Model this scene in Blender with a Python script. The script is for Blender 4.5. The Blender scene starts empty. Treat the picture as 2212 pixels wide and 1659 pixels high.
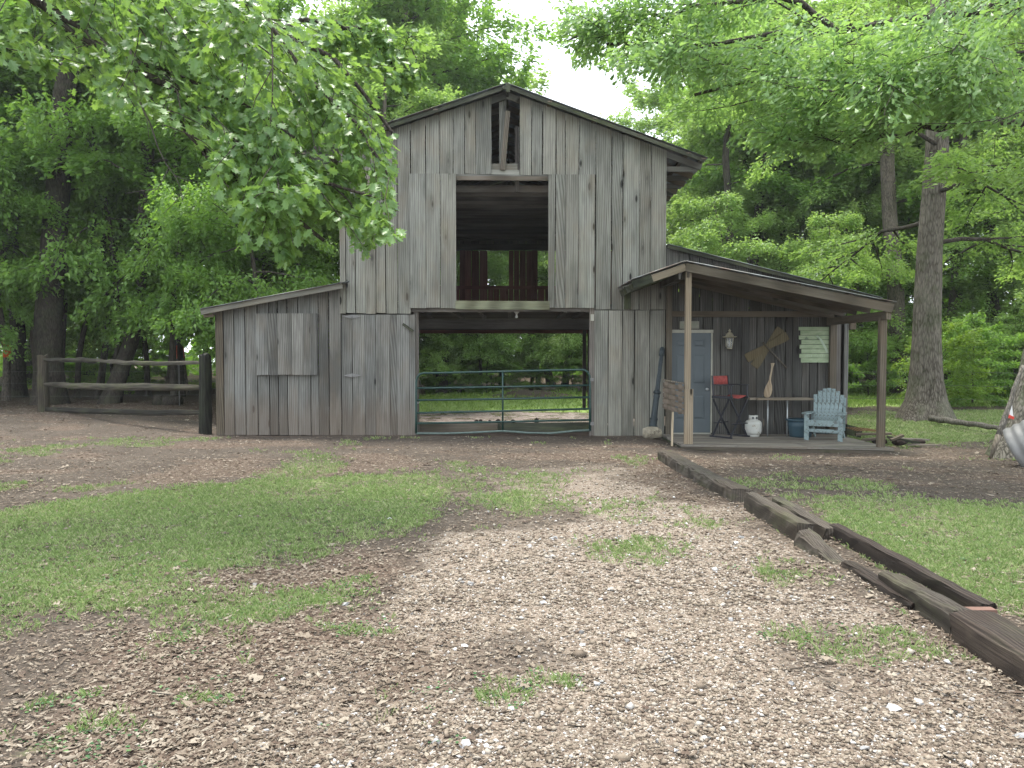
import bpy, math, random
import numpy as np
from mathutils import Vector, Matrix, Quaternion

random.seed(7)
RNG = np.random.default_rng(7)
R = math.radians
SC = bpy.context.scene
COL = SC.collection

# ------------------------------------------------------------------ camera, world, sun, exposure
EYE = 1.6
PITCH = math.atan(59.5 / 1659.0)
cam_d = bpy.data.cameras.new('camera')
cam_d.lens = 27.0
cam_d.sensor_width = 36.0
cam_d.clip_start = 0.05
cam_d.clip_end = 2000.0
cam = bpy.data.objects.new('camera', cam_d)
cam.location = (0, 0, EYE)
cam.rotation_euler = (math.pi / 2 - PITCH, 0, 0)
COL.objects.link(cam)
SC.camera = cam

SUN_EL, SUN_AZ = R(76), R(-35)          # high, from beyond the barn and slightly left
world = bpy.data.worlds.new('World')
SC.world = world
world.use_nodes = True
wn = world.node_tree
wn.nodes.clear()
w_out = wn.nodes.new('ShaderNodeOutputWorld')
w_bg = wn.nodes.new('ShaderNodeBackground')
w_sky = wn.nodes.new('ShaderNodeTexSky')
w_sky.sky_type = 'NISHITA'
w_sky.sun_disc = False
w_sky.sun_elevation = SUN_EL
w_sky.sun_rotation = SUN_AZ
w_sky.air_density = 1.0
w_sky.dust_density = 2.0
w_mix = wn.nodes.new('ShaderNodeMixRGB')
w_mix.inputs['Fac'].default_value = 0.78
w_mix.inputs['Color2'].default_value = (10.6, 11.3, 12.0, 1)   # bright thin cloud cover
wn.links.new(w_sky.outputs[0], w_mix.inputs['Color1'])
wn.links.new(w_mix.outputs[0], w_bg.inputs['Color'])
w_bg.inputs['Strength'].default_value = 0.13
wn.links.new(w_bg.outputs[0], w_out.inputs['Surface'])

sun_d = bpy.data.lights.new('sun', 'SUN')
sun_d.energy = 3.0
sun_d.angle = R(12)
sun_d.color = (1.0, 0.96, 0.88)
sun = bpy.data.objects.new('sun', sun_d)
sdir = Vector((math.sin(SUN_AZ) * math.cos(SUN_EL), math.cos(SUN_AZ) * math.cos(SUN_EL), math.sin(SUN_EL)))
sun.rotation_euler = sdir.to_track_quat('Z', 'Y').to_euler()
sun.location = sdir * 60
COL.objects.link(sun)

SC.view_settings.view_transform = 'Standard'
SC.view_settings.look = 'None'
SC.view_settings.gamma = 1.0
SC.view_settings.use_curve_mapping = False
SC.view_settings.exposure = 1.1
SC.render.engine = 'CYCLES'
SC.cycles.max_bounces = 10
SC.cycles.diffuse_bounces = 6
SC.cycles.transmission_bounces = 8
SC.cycles.glossy_bounces = 2
SC.cycles.use_denoising = True

# ------------------------------------------------------------------ picture-to-place helpers
CT, ST = math.cos(PITCH), math.sin(PITCH)
def P(x, y, Y):
    """place of the point seen at (x, y) of the 2212 px wide photograph, Y metres ahead"""
    u, v = (x - 1106) / 1659.0, (829.5 - y) / 1659.0
    d = Vector((u, CT + v * ST, -ST + v * CT))
    k = Y / d.y
    return Vector((d.x * k, Y, EYE + d.z * k))
def G(x, y, z=0.0):
    """point of the ground at height z seen at (x, y)"""
    u, v = (x - 1106) / 1659.0, (829.5 - y) / 1659.0
    d = Vector((u, CT + v * ST, -ST + v * CT))
    k = (z - EYE) / d.z
    return Vector((d.x * k, d.y * k, z))

# ------------------------------------------------------------------ numpy noise
_H = RNG.random((512, 512))
def vnoise(x, y, seed=0):
    x = np.asarray(x, float) + seed * 37.7; y = np.asarray(y, float) + seed * 91.3
    xi = np.floor(x).astype(int); yi = np.floor(y).astype(int)
    fx = x - xi; fy = y - yi
    fx = fx * fx * (3 - 2 * fx); fy = fy * fy * (3 - 2 * fy)
    a = _H[xi % 512, yi % 512]; b = _H[(xi + 1) % 512, yi % 512]
    c = _H[xi % 512, (yi + 1) % 512]; d = _H[(xi + 1) % 512, (yi + 1) % 512]
    return (a * (1 - fx) + b * fx) * (1 - fy) + (c * (1 - fx) + d * fx) * fy
def fbm(x, y, seed=0, octaves=4):
    s = 0; a = 0.5; n = 0
    for i in range(octaves):
        s = s + a * vnoise(x * 2 ** i, y * 2 ** i, seed + i); n += a; a *= 0.55
    return s / n
def sstep(a, b, x):
    t = np.clip((x - a) / (b - a), 0, 1)
    return t * t * (3 - 2 * t)

# ------------------------------------------------------------------ object helpers
def tag(o, label=None, cat=None, group=None, kind=None):
    if label: o['label'] = label
    if cat: o['category'] = cat
    if group: o['group'] = group
    if kind: o['kind'] = kind
    return o
def empty(name, loc=(0, 0, 0), rz=0.0, parent=None):
    o = bpy.data.objects.new(name, None)
    o.empty_display_size = 0.2
    o.location = loc
    o.rotation_euler = (0, 0, rz)
    COL.objects.link(o)
    if parent: o.parent = parent
    return o
def link(name, me, mats=None, parent=None, loc=None, mat=None):
    o = bpy.data.objects.new(name, me)
    if mats is not None and not me.materials:
        for m in (mats if isinstance(mats, (list, tuple)) else [mats]):
            me.materials.append(m)
    COL.objects.link(o)
    if parent: o.parent = parent
    if loc is not None: o.location = loc
    if mat is not None: o.matrix_local = mat
    return o
class MB:
    """collects shapes into one mesh"""
    def __init__(s): s.v = []; s.f = []; s.sm = []
    def add(s, vs, fs, smooth=False):
        n = len(s.v)
        s.v += [tuple(v) for v in vs]
        s.f += [tuple(i + n for i in f) for f in fs]
        s.sm += [smooth] * len(fs)
        return s
    def box(s, a, b, m=None):
        (x0, y0, z0), (x1, y1, z1) = a, b
        vs = [Vector(p) for p in ((x0,y0,z0),(x1,y0,z0),(x1,y1,z0),(x0,y1,z0),(x0,y0,z1),(x1,y0,z1),(x1,y1,z1),(x0,y1,z1))]
        if m: vs = [m @ v for v in vs]
        return s.add(vs, [(0,3,2,1),(4,5,6,7),(0,1,5,4),(1,2,6,5),(2,3,7,6),(3,0,4,7)])
    def bar(s, p, q, w, t, up=(0, 0, 1)):
        """rectangular bar from p to q, w across, t thick"""
        p, q = Vector(p), Vector(q)
        d = (q - p); L = d.length; d.normalize()
        u = Vector(up); side = d.cross(u)
        if side.length < 1e-4: side = d.cross(Vector((1, 0, 0)))
        side.normalize(); n = side.cross(d)
        m = Matrix((side, n, d)).transposed().to_4x4(); m.translation = p
        return s.box((-w/2, -t/2, 0), (w/2, t/2, L), m)
    def tube(s, pts, rad, n=8, caps=True):
        pts = [Vector(p) for p in pts]
        rs = rad if isinstance(rad, (list, tuple)) else [rad] * len(pts)
        vs = []; prev = None
        for i, p in enumerate(pts):
            d = (pts[min(i+1, len(pts)-1)] - pts[max(i-1, 0)]).normalized()
            if prev is None:
                a = d.orthogonal().normalized()
            else:
                a = prev - d * prev.dot(d)
                a = a.normalized() if a.length > 1e-5 else d.orthogonal().normalized()
            prev = a; b = d.cross(a)
            for k in range(n):
                t = 2 * math.pi * k / n
                vs.append(p + (a * math.cos(t) + b * math.sin(t)) * rs[i])
        fs = []
        for i in range(len(pts) - 1):
            for k in range(n):
                k2 = (k + 1) % n
                fs.append((i*n+k, i*n+k2, (i+1)*n+k2, (i+1)*n+k))
        if caps:
            fs.append(tuple(range(n))[::-1]); fs.append(tuple((len(pts)-1)*n + k for k in range(n)))
        return s.add(vs, fs, True)
    def lathe(s, prof, n=20, m=None):
        vs = []
        for (r, z) in prof:
            for k in range(n):
                t = 2 * math.pi * k / n
                v = Vector((r * math.cos(t), r * math.sin(t), z))
                vs.append(m @ v if m else v)
        fs = []
        for i in range(len(prof) - 1):
            for k in range(n):
                k2 = (k + 1) % n
                fs.append((i*n+k, i*n+k2, (i+1)*n+k2, (i+1)*n+k))
        return s.add(vs, fs, True)
    def prism(s, poly, y0, y1, m=None):
        """poly in x,z pushed from y0 to y1"""
        n = len(poly)
        vs = [Vector((x, y0, z)) for x, z in poly] + [Vector((x, y1, z)) for x, z in poly]
        if m: vs = [m @ v for v in vs]
        return s.add(vs, [tuple(range(n)), tuple(range(2*n-1, n-1, -1))] + [(i, i+n, (i+1) % n + n, (i+1) % n) for i in range(n)])
    def mesh(s, name):
        me = bpy.data.meshes.new(name)
        me.from_pydata(s.v, [], s.f)
        me.polygons.foreach_set('use_smooth', s.sm)
        me.update()
        return me
    def build(s, name, mat, parent=None, loc=None):
        return link(name, s.mesh(name), mat, parent, loc)

def np_mesh(name, V, F, smooth=False):
    """V (n,3), F (m,k): fast mesh"""
    me = bpy.data.meshes.new(name)
    k = F.shape[1]
    me.vertices.add(len(V)); me.vertices.foreach_set('co', V.astype(np.float32).ravel())
    me.loops.add(F.size); me.loops.foreach_set('vertex_index', F.astype(np.int32).ravel())
    me.polygons.add(len(F))
    me.polygons.foreach_set('loop_start', np.arange(0, F.size, k, dtype=np.int32))
    me.polygons.foreach_set('use_smooth', np.full(len(F), smooth))
    me.update(calc_edges=True)
    return me
def stamp(tv, tf, C, X, Yv, Z, S):
    """copies of template (tv, tf) at centres C with axes X,Y,Z (n,3) and sizes S (n,) or (n,3)"""
    n = len(C)
    S = np.asarray(S, float)
    if S.ndim == 1: S = np.repeat(S[:, None], 3, 1)
    tv = np.asarray(tv, float); tf = np.asarray(tf, int)
    V = (C[:, None, :] + (tv[None, :, 0:1] * S[:, None, 0:1]) * X[:, None, :]
         + (tv[None, :, 1:2] * S[:, None, 1:2]) * Yv[:, None, :] + (tv[None, :, 2:3] * S[:, None, 2:3]) * Z[:, None, :])
    F = tf[None] + (np.arange(n) * len(tv))[:, None, None]
    return V.reshape(-1, 3), F.reshape(-1, tf.shape[1])
def frames(D, U):
    """axes with Y along D and Z near U"""
    Yv = D / np.maximum(np.linalg.norm(D, axis=1, keepdims=True), 1e-9)
    X = np.cross(Yv, U); X /= np.maximum(np.linalg.norm(X, axis=1, keepdims=True), 1e-9)
    Z = np.cross(X, Yv)
    return X, Yv, Z

# ------------------------------------------------------------------ materials
class NT:
    def __init__(s, name):
        s.m = bpy.data.materials.new(name); s.m.use_nodes = True
        s.t = s.m.node_tree; s.t.nodes.clear()
        s.out = s.n('ShaderNodeOutputMaterial')
    def n(s, typ, **kw):
        nd = s.t.nodes.new(typ)
        for k, v in kw.items(): setattr(nd, k, v)
        return nd
    def l(s, a, b): s.t.links.new(a, b)
    def val(s, nd, **kw):
        for k, v in kw.items():
            nd.inputs[k.replace('_', ' ')].default_value = v
        return nd
    def mapping(s, vec, scale=(1, 1, 1), loc=None):
        m = s.n('ShaderNodeMapping'); m.inputs['Scale'].default_value = scale
        s.l(vec, m.inputs['Vector'])
        if loc is not None: s.l(loc, m.inputs['Location'])
        return m.outputs[0]
    def noise(s, vec, scale=1, detail=4, rough=0.55, dist=0.0):
        nd = s.n('ShaderNodeTexNoise'); s.l(vec, nd.inputs['Vector'])
        nd.inputs['Scale'].default_value = scale; nd.inputs['Detail'].default_value = detail
        nd.inputs['Roughness'].default_value = rough; nd.inputs['Distortion'].default_value = dist
        return nd.outputs['Fac']
    def ramp(s, fac, stops, interp='LINEAR'):
        r = s.n('ShaderNodeValToRGB'); s.l(fac, r.inputs[0])
        cr = r.color_ramp; cr.interpolation = interp
        while len(cr.elements) < len(stops): cr.elements.new(0.5)
        for e, (p, c) in zip(cr.elements, stops):
            e.position = p; e.color = (*c, 1) if not isinstance(c, (int, float)) else (c, c, c, 1)
        return r.outputs[0]
    def mix(s, fac, a, b, mode='MIX'):
        m = s.n('ShaderNodeMixRGB', blend_type=mode)
        for k, v in (('Fac', fac), ('Color1', a), ('Color2', b)):
            if isinstance(v, (int, float)): m.inputs[k].default_value = v if k == 'Fac' else (v, v, v, 1)
            elif isinstance(v, tuple): m.inputs[k].default_value = (*v, 1)
            else: s.l(v, m.inputs[k])
        return m.outputs[0]
    def math(s, op, a, b=None):
        m = s.n('ShaderNodeMath', operation=op)
        for i, v in enumerate((a, b)):
            if v is None: continue
            if isinstance(v, (int, float)): m.inputs[i].default_value = v
            else: s.l(v, m.inputs[i])
        return m.outputs[0]
    def bump(s, h, strength=0.3, dist=0.01):
        b = s.n('ShaderNodeBump'); s.l(h, b.inputs['Height'])
        b.inputs['Strength'].default_value = strength; b.inputs['Distance'].default_value = dist
        return b.outputs[0]
    def bsdf(s, col, rough=0.8, bump=None, metal=0.0, spec=0.3):
        p = s.n('ShaderNodeBsdfPrincipled')
        if isinstance(col, tuple): p.inputs['Base Color'].default_value = (*col, 1)
        else: s.l(col, p.inputs['Base Color'])
        if isinstance(rough, (int, float)): p.inputs['Roughness'].default_value = rough
        else: s.l(rough, p.inputs['Roughness'])
        p.inputs['Metallic'].default_value = metal
        p.inputs['Specular IOR Level'].default_value = spec
        if bump is not None: s.l(bump, p.inputs['Normal'])
        return p
    def done(s, sh):
        s.l(sh.outputs[0] if hasattr(sh, 'outputs') else sh, s.out.inputs['Surface'])
        return s.m

def wood(name, dark, mid, light, knots=0.5, stain=0.5, vary=0.35, moss=0.0, bump=0.5, rough=0.88, gscale=1.0, dirt=0.0):
    """weathered lumber; the grain runs along the piece's own z axis, each piece gets its own grain and tone"""
    s = NT(name)
    tc = s.n('ShaderNodeTexCoord'); oi = s.n('ShaderNodeObjectInfo')
    wnz = s.n('ShaderNodeTexWhiteNoise', noise_dimensions='1D'); s.l(oi.outputs['Random'], wnz.inputs['W'])
    off = s.n('ShaderNodeVectorMath', operation='SCALE'); off.inputs['Scale'].default_value = 40
    s.l(wnz.outputs['Color'], off.inputs[0])
    addv = s.n('ShaderNodeVectorMath', operation='ADD'); s.l(tc.outputs['Object'], addv.inputs[0]); s.l(off.outputs[0], addv.inputs[1])
    v = addv.outputs[0]
    g1 = s.noise(s.mapping(v, (16 * gscale, 16 * gscale, 0.7)), 1, 6, 0.6, 0.6)
    g2 = s.noise(s.mapping(v, (95 * gscale, 95 * gscale, 2.5)), 1, 4, 0.6)
    # long arched grain
    wv = s.n('ShaderNodeTexWave', wave_type='RINGS', rings_direction='Y'); s.l(s.mapping(v, (5.5 * gscale, 1, 0.42)), wv.inputs['Vector'])
    wv.inputs['Scale'].default_value = 1.6; wv.inputs['Distortion'].default_value = 5.0; wv.inputs['Detail'].default_value = 3; wv.inputs['Detail Scale'].default_value = 0.7
    g = s.mix(0.22, s.mix(0.5, g1, g2), wv.outputs['Fac'])
    col = s.ramp(g, [(0.27, dark), (0.5, mid), (0.74, light)])
    # fine dark checks
    ck = s.noise(s.mapping(v, (70 * gscale, 70 * gscale, 0.9)), 1, 5, 0.7, 0.3)
    ckm = s.ramp(ck, [(0.30, 1.0), (0.37, 0.0)])
    col = s.mix(s.math('MULTIPLY', ckm, 0.8), col, tuple(c * 0.3 for c in dark))
    # knots
    vo = s.n('ShaderNodeTexVoronoi', feature='F1'); s.l(s.mapping(v, (4.2, 1.0, 1.25)), vo.inputs['Vector']); vo.inputs['Scale'].default_value = 1.0
    kn = s.ramp(vo.outputs['Distance'], [(0.04 + 0.04 * knots, 1.0), (0.09 + 0.06 * knots, 0.0)])
    kr = s.ramp(vo.outputs['Distance'], [(0.10, 0.0), (0.17, 0.6), (0.30, 0.0)])
    col = s.mix(s.math('MULTIPLY', kn, min(1.0, knots * 1.6)), col, tuple(c * 0.22 for c in dark))
    col = s.mix(s.math('MULTIPLY', kr, knots * 0.7), col, dark)
    # blotchy weather stains, long in the grain
    st = s.noise(s.mapping(v, (2.6, 2.6, 0.55)), 1, 4, 0.6)
    col = s.mix(s.math('MULTIPLY', s.ramp(st, [(0.46, 0.0), (0.66, 1.0)]), stain), col, tuple(c * 0.45 for c in mid))
    st2 = s.noise(s.mapping(v, (1.3, 1.3, 0.8)), 1.7, 3, 0.5)
    warm = (mid[0] * 1.05, mid[1] * 0.84, mid[2] * 0.66)
    col = s.mix(s.math('MULTIPLY', s.ramp(st2, [(0.5, 0.0), (0.75, 1.0)]), 0.35), col, warm)
    if moss > 0:
        ms = s.noise(s.mapping(v, (3.5, 3.5, 1.0)), 1.3, 5, 0.65)
        col = s.mix(s.math('MULTIPLY', s.ramp(ms, [(0.5, 0.0), (0.64, 1.0)]), moss), col, (0.10, 0.115, 0.05))
    if dirt > 0:
        geo = s.n('ShaderNodeNewGeometry'); sep = s.n('ShaderNodeSeparateXYZ'); s.l(geo.outputs['Position'], sep.inputs[0])
        nz = s.noise(s.mapping(geo.outputs['Position'], (5, 5, 1.2)), 1, 4, 0.6)
        h = s.math('ADD', sep.outputs['Z'], s.math('MULTIPLY', nz, -0.7))
        col = s.mix(s.math('MULTIPLY', s.ramp(h, [(0.0, 1.0), (0.55, 0.0)]), dirt), col, (0.15, 0.11, 0.08))
    br = s.n('ShaderNodeMapRange'); s.l(wnz.outputs['Value'], br.inputs[0])
    br.inputs['To Min'].default_value = 1 - vary; br.inputs['To Max'].default_value = 1 + vary * 0.7
    hsv = s.n('ShaderNodeHueSaturation'); s.l(col, hsv.inputs['Color']); s.l(br.outputs[0], hsv.inputs['Value'])
    col = s.mix(1.0, hsv.outputs[0], oi.outputs['Color'], 'MULTIPLY')
    hgt = s.mix(0.5, g2, s.mix(0.6, g, s.mix(1.0, 1.0, ckm, 'SUBTRACT')))
    return s.done(s.bsdf(col, rough, s.bump(hgt, bump, 0.006), spec=0.25))

def plain(name, col, rough=0.6, metal=0.0, var=0.25, scale=8, spec=0.4, bump=0.15, wear=None, wear_amt=0.0, wear_scale=14, bdist=0.004):
    s = NT(name); tc = s.n('ShaderNodeTexCoord'); v = tc.outputs['Object']
    nz = s.noise(v, scale, 5, 0.6)
    c = s.ramp(nz, [(0.3, tuple(x * (1 - var) for x in col)), (0.7, tuple(min(1, x * (1 + var * 0.6)) for x in col))])
    if wear:
        w = s.noise(s.mapping(v, (1, 1, 1)), wear_scale, 6, 0.7)
        c = s.mix(s.ramp(w, [(0.62 - wear_amt * 0.3, 0.0), (0.66 - wear_amt * 0.3, 1.0)]), c, wear)
    return s.done(s.bsdf(c, rough, s.bump(s.noise(v, scale * 6, 4, 0.6), bump, bdist), metal, spec))

def leafmat(name, cols, trans, tcol, gloss=0.45, hue=0.0):
    """leaf: glossy-topped diffuse plus light coming through; each leaf its own tone"""
    s = NT(name)
    geo = s.n('ShaderNodeNewGeometry'); tc = s.n('ShaderNodeTexCoord')
    rnd = geo.outputs['Random Per Island']
    big = s.noise(geo.outputs['Position'], 0.45, 3, 0.6)
    f = s.math('ADD', s.math('MULTIPLY', rnd, 0.62), s.math('MULTIPLY', big, 0.42))
    c = s.ramp(f, [(0.12, cols[0]), (0.5, cols[1]), (0.88, cols[2])])
    p = s.bsdf(c, gloss, None, 0.0, 0.5)
    tr = s.n('ShaderNodeBsdfTranslucent')
    s.l(s.mix(1.0, s.mix(0.55, c, tcol), 1.0, 'MULTIPLY'), tr.inputs['Color'])
    mx = s.n('ShaderNodeMixShader'); mx.inputs[0].default_value = trans
    s.l(p.outputs[0], mx.inputs[1]); s.l(tr.outputs[0], mx.inputs[2])
    return s.done(mx)

def bark(name, dark, light, moss=0.0, scale=1.0):
    s = NT(name); tc = s.n('ShaderNodeTexCoord'); v = tc.outputs['Object']
    g = s.noise(s.mapping(v, (17 * scale, 17 * scale, 3.0 * scale)), 1, 7, 0.7, 0.8)
    vo = s.n('ShaderNodeTexVoronoi', feature='DISTANCE_TO_EDGE'); s.l(s.mapping(v, (26 * scale, 26 * scale, 5 * scale)), vo.inputs['Vector'])
    vo.inputs['Scale'].default_value = 1.0
    h = s.mix(0.22, g, s.ramp(vo.outputs['Distance'], [(0.0, 0.0), (0.25, 1.0)]))
    c = s.ramp(h, [(0.34, dark), (0.66, light)])
    b = s.noise(v, 1.1, 4, 0.6)
    c = s.mix(s.ramp(b, [(0.45, 0.0), (0.75, 0.55)]), c, tuple(x * 1.3 for x in light))
    if moss > 0:
        c = s.mix(s.math('MULTIPLY', s.ramp(s.noise(v, 1.9, 5, 0.7), [(0.48, 0.0), (0.6, 1.0)]), moss), c, (0.055, 0.075, 0.03))
    return s.done(s.bsdf(c, 0.92, s.bump(h, 0.9, 0.03), spec=0.15))

M = {}
M['grey'] = wood('weathered_grey_boards', (0.08, 0.076, 0.064), (0.222, 0.217, 0.186), (0.355, 0.35, 0.302), 0.9, 0.65, 0.18, 0.08)
M['brown_grey'] = wood('brown_grey_boards', (0.062, 0.058, 0.052), (0.172, 0.168, 0.153), (0.285, 0.285, 0.265), 0.8, 0.8, 0.26, 0.04, dirt=0.5)
M['porch_wall'] = wood('shade_toned_porch_boards', (0.028, 0.026, 0.023), (0.082, 0.079, 0.072), (0.165, 0.16, 0.148), 0.9, 0.8, 0.3, 0.03)  # boards darkened: the porch's shade is put into their colour
M['beam'] = wood('old_beam_wood', (0.055, 0.044, 0.033), (0.125, 0.105, 0.082), (0.22, 0.19, 0.155), 0.4, 0.5, 0.25, 0.2)
M['mossy'] = wood('mossy_dark_wood', (0.02, 0.022, 0.016), (0.055, 0.06, 0.042), (0.12, 0.12, 0.085), 0.3, 0.6, 0.2, 0.6)
M['inner'] = wood('dark_inner_wood', (0.06, 0.054, 0.048), (0.15, 0.135, 0.12), (0.25, 0.23, 0.205), 0.3, 0.4, 0.3)
M['red'] = wood('red_stained_boards', (0.12, 0.05, 0.04), (0.27, 0.12, 0.095), (0.42, 0.22, 0.175), 0.3, 0.4, 0.25)
M['new'] = wood('treated_lumber', (0.13, 0.098, 0.065), (0.255, 0.205, 0.145), (0.35, 0.29, 0.215), 0.7, 0.25, 0.12, bump=0.25)
M['tan'] = wood('aged_tan_lumber', (0.052, 0.042, 0.03), (0.118, 0.098, 0.072), (0.19, 0.163, 0.125), 0.5, 0.45, 0.15, bump=0.3)
M['deck'] = wood('deck_boards', (0.11, 0.097, 0.08), (0.21, 0.187, 0.157), (0.30, 0.27, 0.23), 0.15, 0.5, 0.13, 0.05, bump=0.35)
M['tie'] = wood('old_timber_tie', (0.016, 0.013, 0.010), (0.055, 0.046, 0.037), (0.135, 0.118, 0.098), 0.3, 0.5, 0.15, 0.30, bump=0.8, gscale=1.8)
M['tie_dark'] = wood('dark_timber_tie', (0.008, 0.006, 0.005), (0.028, 0.021, 0.017), (0.075, 0.058, 0.047), 0.2, 0.4, 0.15, 0.10, bump=1.0, gscale=1.8)
M['split'] = wood('shade_toned_split_rail', (0.018, 0.016, 0.013), (0.065, 0.059, 0.048), (0.17, 0.155, 0.13), 0.2, 0.6, 0.25, 0.45, bump=1.0)  # tones lowered: the shade over the fence is put into the colour
M['pale_paddle'] = wood('pale_paddle_wood', (0.22, 0.17, 0.11), (0.42, 0.34, 0.24), (0.55, 0.46, 0.34), 0.2, 0.2, 0.05, bump=0.1)
M['paddle'] = wood('brown_paddle_wood', (0.075, 0.062, 0.036), (0.135, 0.112, 0.066), (0.185, 0.155, 0.095), 0.3, 0.2, 0.05, bump=0.1)
M['blue_wood'] = plain('flaking_blue_paint', (0.235, 0.30, 0.305), 0.7, 0, 0.28, 9, 0.3, 0.3, (0.13, 0.15, 0.145), 0.30, 17)
M['door'] = plain('blue_grey_door_paint', (0.088, 0.107, 0.116), 0.5, 0, 0.08, 3, 0.4, 0.03)
M['trim'] = plain('cream_trim_paint', (0.36, 0.35, 0.29), 0.6, 0, 0.2, 5)
M['gate'] = plain('green_gate_paint', (0.011, 0.045, 0.037), 0.35, 0.0, 0.25, 6, 0.5, 0.05, (0.10, 0.12, 0.11), 0.05, 30)
M['black'] = plain('black_lacquer', (0.012, 0.013, 0.02), 0.4, 0, 0.2, 9, 0.5, 0.03)
M['red_cloth'] = plain('faded_red_canvas', (0.36, 0.085, 0.075), 0.9, 0, 0.25, 20, 0.1, 0.4)
M['red_plastic'] = plain('red_plastic', (0.55, 0.05, 0.03), 0.4, 0, 0.1, 9)
M['tank'] = plain('grimy_white_tank_paint', (0.50, 0.50, 0.46), 0.5, 0, 0.15, 5, 0.4, 0.1, (0.25, 0.2, 0.14), 0.12, 9)
M['steel'] = plain('dull_steel', (0.42, 0.44, 0.44), 0.45, 0.6, 0.15, 12)
M['galv'] = plain('galvanised_metal', (0.21, 0.205, 0.20), 0.62, 0.3, 0.2, 5, 0.4, 0.15)
M['tub'] = plain('blue_plastic_tub', (0.045, 0.085, 0.11), 0.5, 0, 0.15, 6)
M['brass'] = plain('weathered_brass', (0.42, 0.38, 0.27), 0.5, 0.4, 0.3, 25, 0.4, 0.2)
M['iron'] = plain('dark_cast_iron', (0.028, 0.038, 0.042), 0.5, 0.2, 0.3, 20, 0.4, 0.3)
M['rust'] = plain('rusty_metal', (0.22, 0.09, 0.045), 0.85, 0.1, 0.4, 18, 0.2, 0.4)
M['wicker'] = plain('brown_woven_strap', (0.13, 0.105, 0.082), 0.85, 0, 0.25, 20, 0.2, 0.5)
M['stone'] = plain('pale_stone', (0.30, 0.265, 0.20), 0.9, 0, 0.35, 9, 0.2, 0.8, (0.14, 0.12, 0.09), 0.15, 6, 0.02)
M['wire'] = plain('thin_wire', (0.12, 0.12, 0.11), 0.5, 0.5, 0.2, 10)
M['bulb'] = plain('white_porcelain', (0.7, 0.7, 0.68), 0.3, 0, 0.05, 5)
M['white'] = plain('white_plastic', (0.72, 0.72, 0.70), 0.45, 0, 0.08, 5)
M['mud'] = plain('clods_of_mud', (0.045, 0.033, 0.026), 0.9, 0, 0.4, 20, 0.2, 0.9, None, 0, 6, 0.02)
M['orange'] = plain('orange_marker_paint', (0.50, 0.075, 0.02), 0.85, 0, 0.3, 14, 0.2, 0.5)
M['saw'] = plain('rusty_orange_mesh', (0.22, 0.13, 0.06), 0.85, 0.0, 0.3, 12)

def metal_roof():
    s = NT('rusting_corrugated_metal'); tc = s.n('ShaderNodeTexCoord'); oi = s.n('ShaderNodeObjectInfo')
    v = tc.outputs['Object']
    r = s.noise(s.mapping(v, (2.5, 2.5, 2.5)), 1, 6, 0.65)
    c = s.ramp(r, [(0.40, (0.20, 0.225, 0.235)), (0.56, (0.13, 0.125, 0.12)), (0.72, (0.13, 0.075, 0.045))])
    c = s.mix(1.0, c, oi.outputs['Color'], 'MULTIPLY')
    return s.done(s.bsdf(c, 0.5, s.bump(s.noise(v, 60, 3, 0.6), 0.1, 0.003), 0.35, 0.4))
M['roof'] = metal_roof()
def glass():
    s = NT('lantern_glass'); g = s.n('ShaderNodeBsdfPrincipled')
    g.inputs['Base Color'].default_value = (0.85, 0.87, 0.86, 1); g.inputs['Roughness'].default_value = 0.15
    g.inputs['Transmission Weight'].default_value = 0.8
    return s.done(g)
M['glass'] = glass()

M['bark'] = bark('grey_brown_bark', (0.035, 0.028, 0.023), (0.16, 0.135, 0.11), 0.15)
M['bark_dark'] = bark('dark_bark', (0.014, 0.012, 0.010), (0.075, 0.064, 0.052), 0.25)  # darker, mossier tone than the grey-brown bark
M['bark_oak'] = bark('ridged_oak_bark', (0.045, 0.037, 0.029), (0.185, 0.163, 0.137), 0.35, 0.8)
M['bark_moss'] = bark('mossy_bark', (0.035, 0.032, 0.024), (0.20, 0.185, 0.155), 0.85, 0.9)
M['twig'] = bark('branch_bark', (0.02, 0.017, 0.014), (0.085, 0.073, 0.06), 0.0)
M['dead'] = bark('bare_dead_twig', (0.06, 0.054, 0.045), (0.19, 0.175, 0.15), 0.0)
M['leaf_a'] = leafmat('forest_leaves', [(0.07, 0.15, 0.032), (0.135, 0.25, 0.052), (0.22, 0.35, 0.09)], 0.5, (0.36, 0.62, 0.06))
M['leaf_b'] = leafmat('lit_tone_forest_leaves', [(0.11, 0.19, 0.055), (0.20, 0.32, 0.085), (0.30, 0.43, 0.14)], 0.5, (0.46, 0.68, 0.11))  # lighter copy of the forest leaves, with a sunlit look in the colour
M['leaf_oak'] = leafmat('red_oak_leaves', [(0.055, 0.125, 0.042), (0.115, 0.215, 0.068), (0.19, 0.31, 0.085)], 0.44, (0.36, 0.56, 0.07), 0.38)
M['leaf_water'] = leafmat('water_oak_leaves', [(0.085, 0.17, 0.06), (0.16, 0.285, 0.10), (0.24, 0.38, 0.15)], 0.48, (0.40, 0.62, 0.10), 0.4)
M['leaf_c'] = leafmat('pale_lit_tone_leaves', [(0.14, 0.23, 0.07), (0.24, 0.36, 0.11), (0.36, 0.48, 0.18)], 0.5, (0.52, 0.72, 0.14))  # palest copy, brightening the dim rear and right woods by colour
M['gate_worn'] = plain('worn_grey_green_paint', (0.11, 0.15, 0.135), 0.5, 0.1, 0.25, 14)
M['leaf_y'] = leafmat('bright_yellow_green_leaves', [(0.09, 0.17, 0.025), (0.16, 0.27, 0.04), (0.24, 0.36, 0.06)], 0.5, (0.34, 0.5, 0.04))
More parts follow.
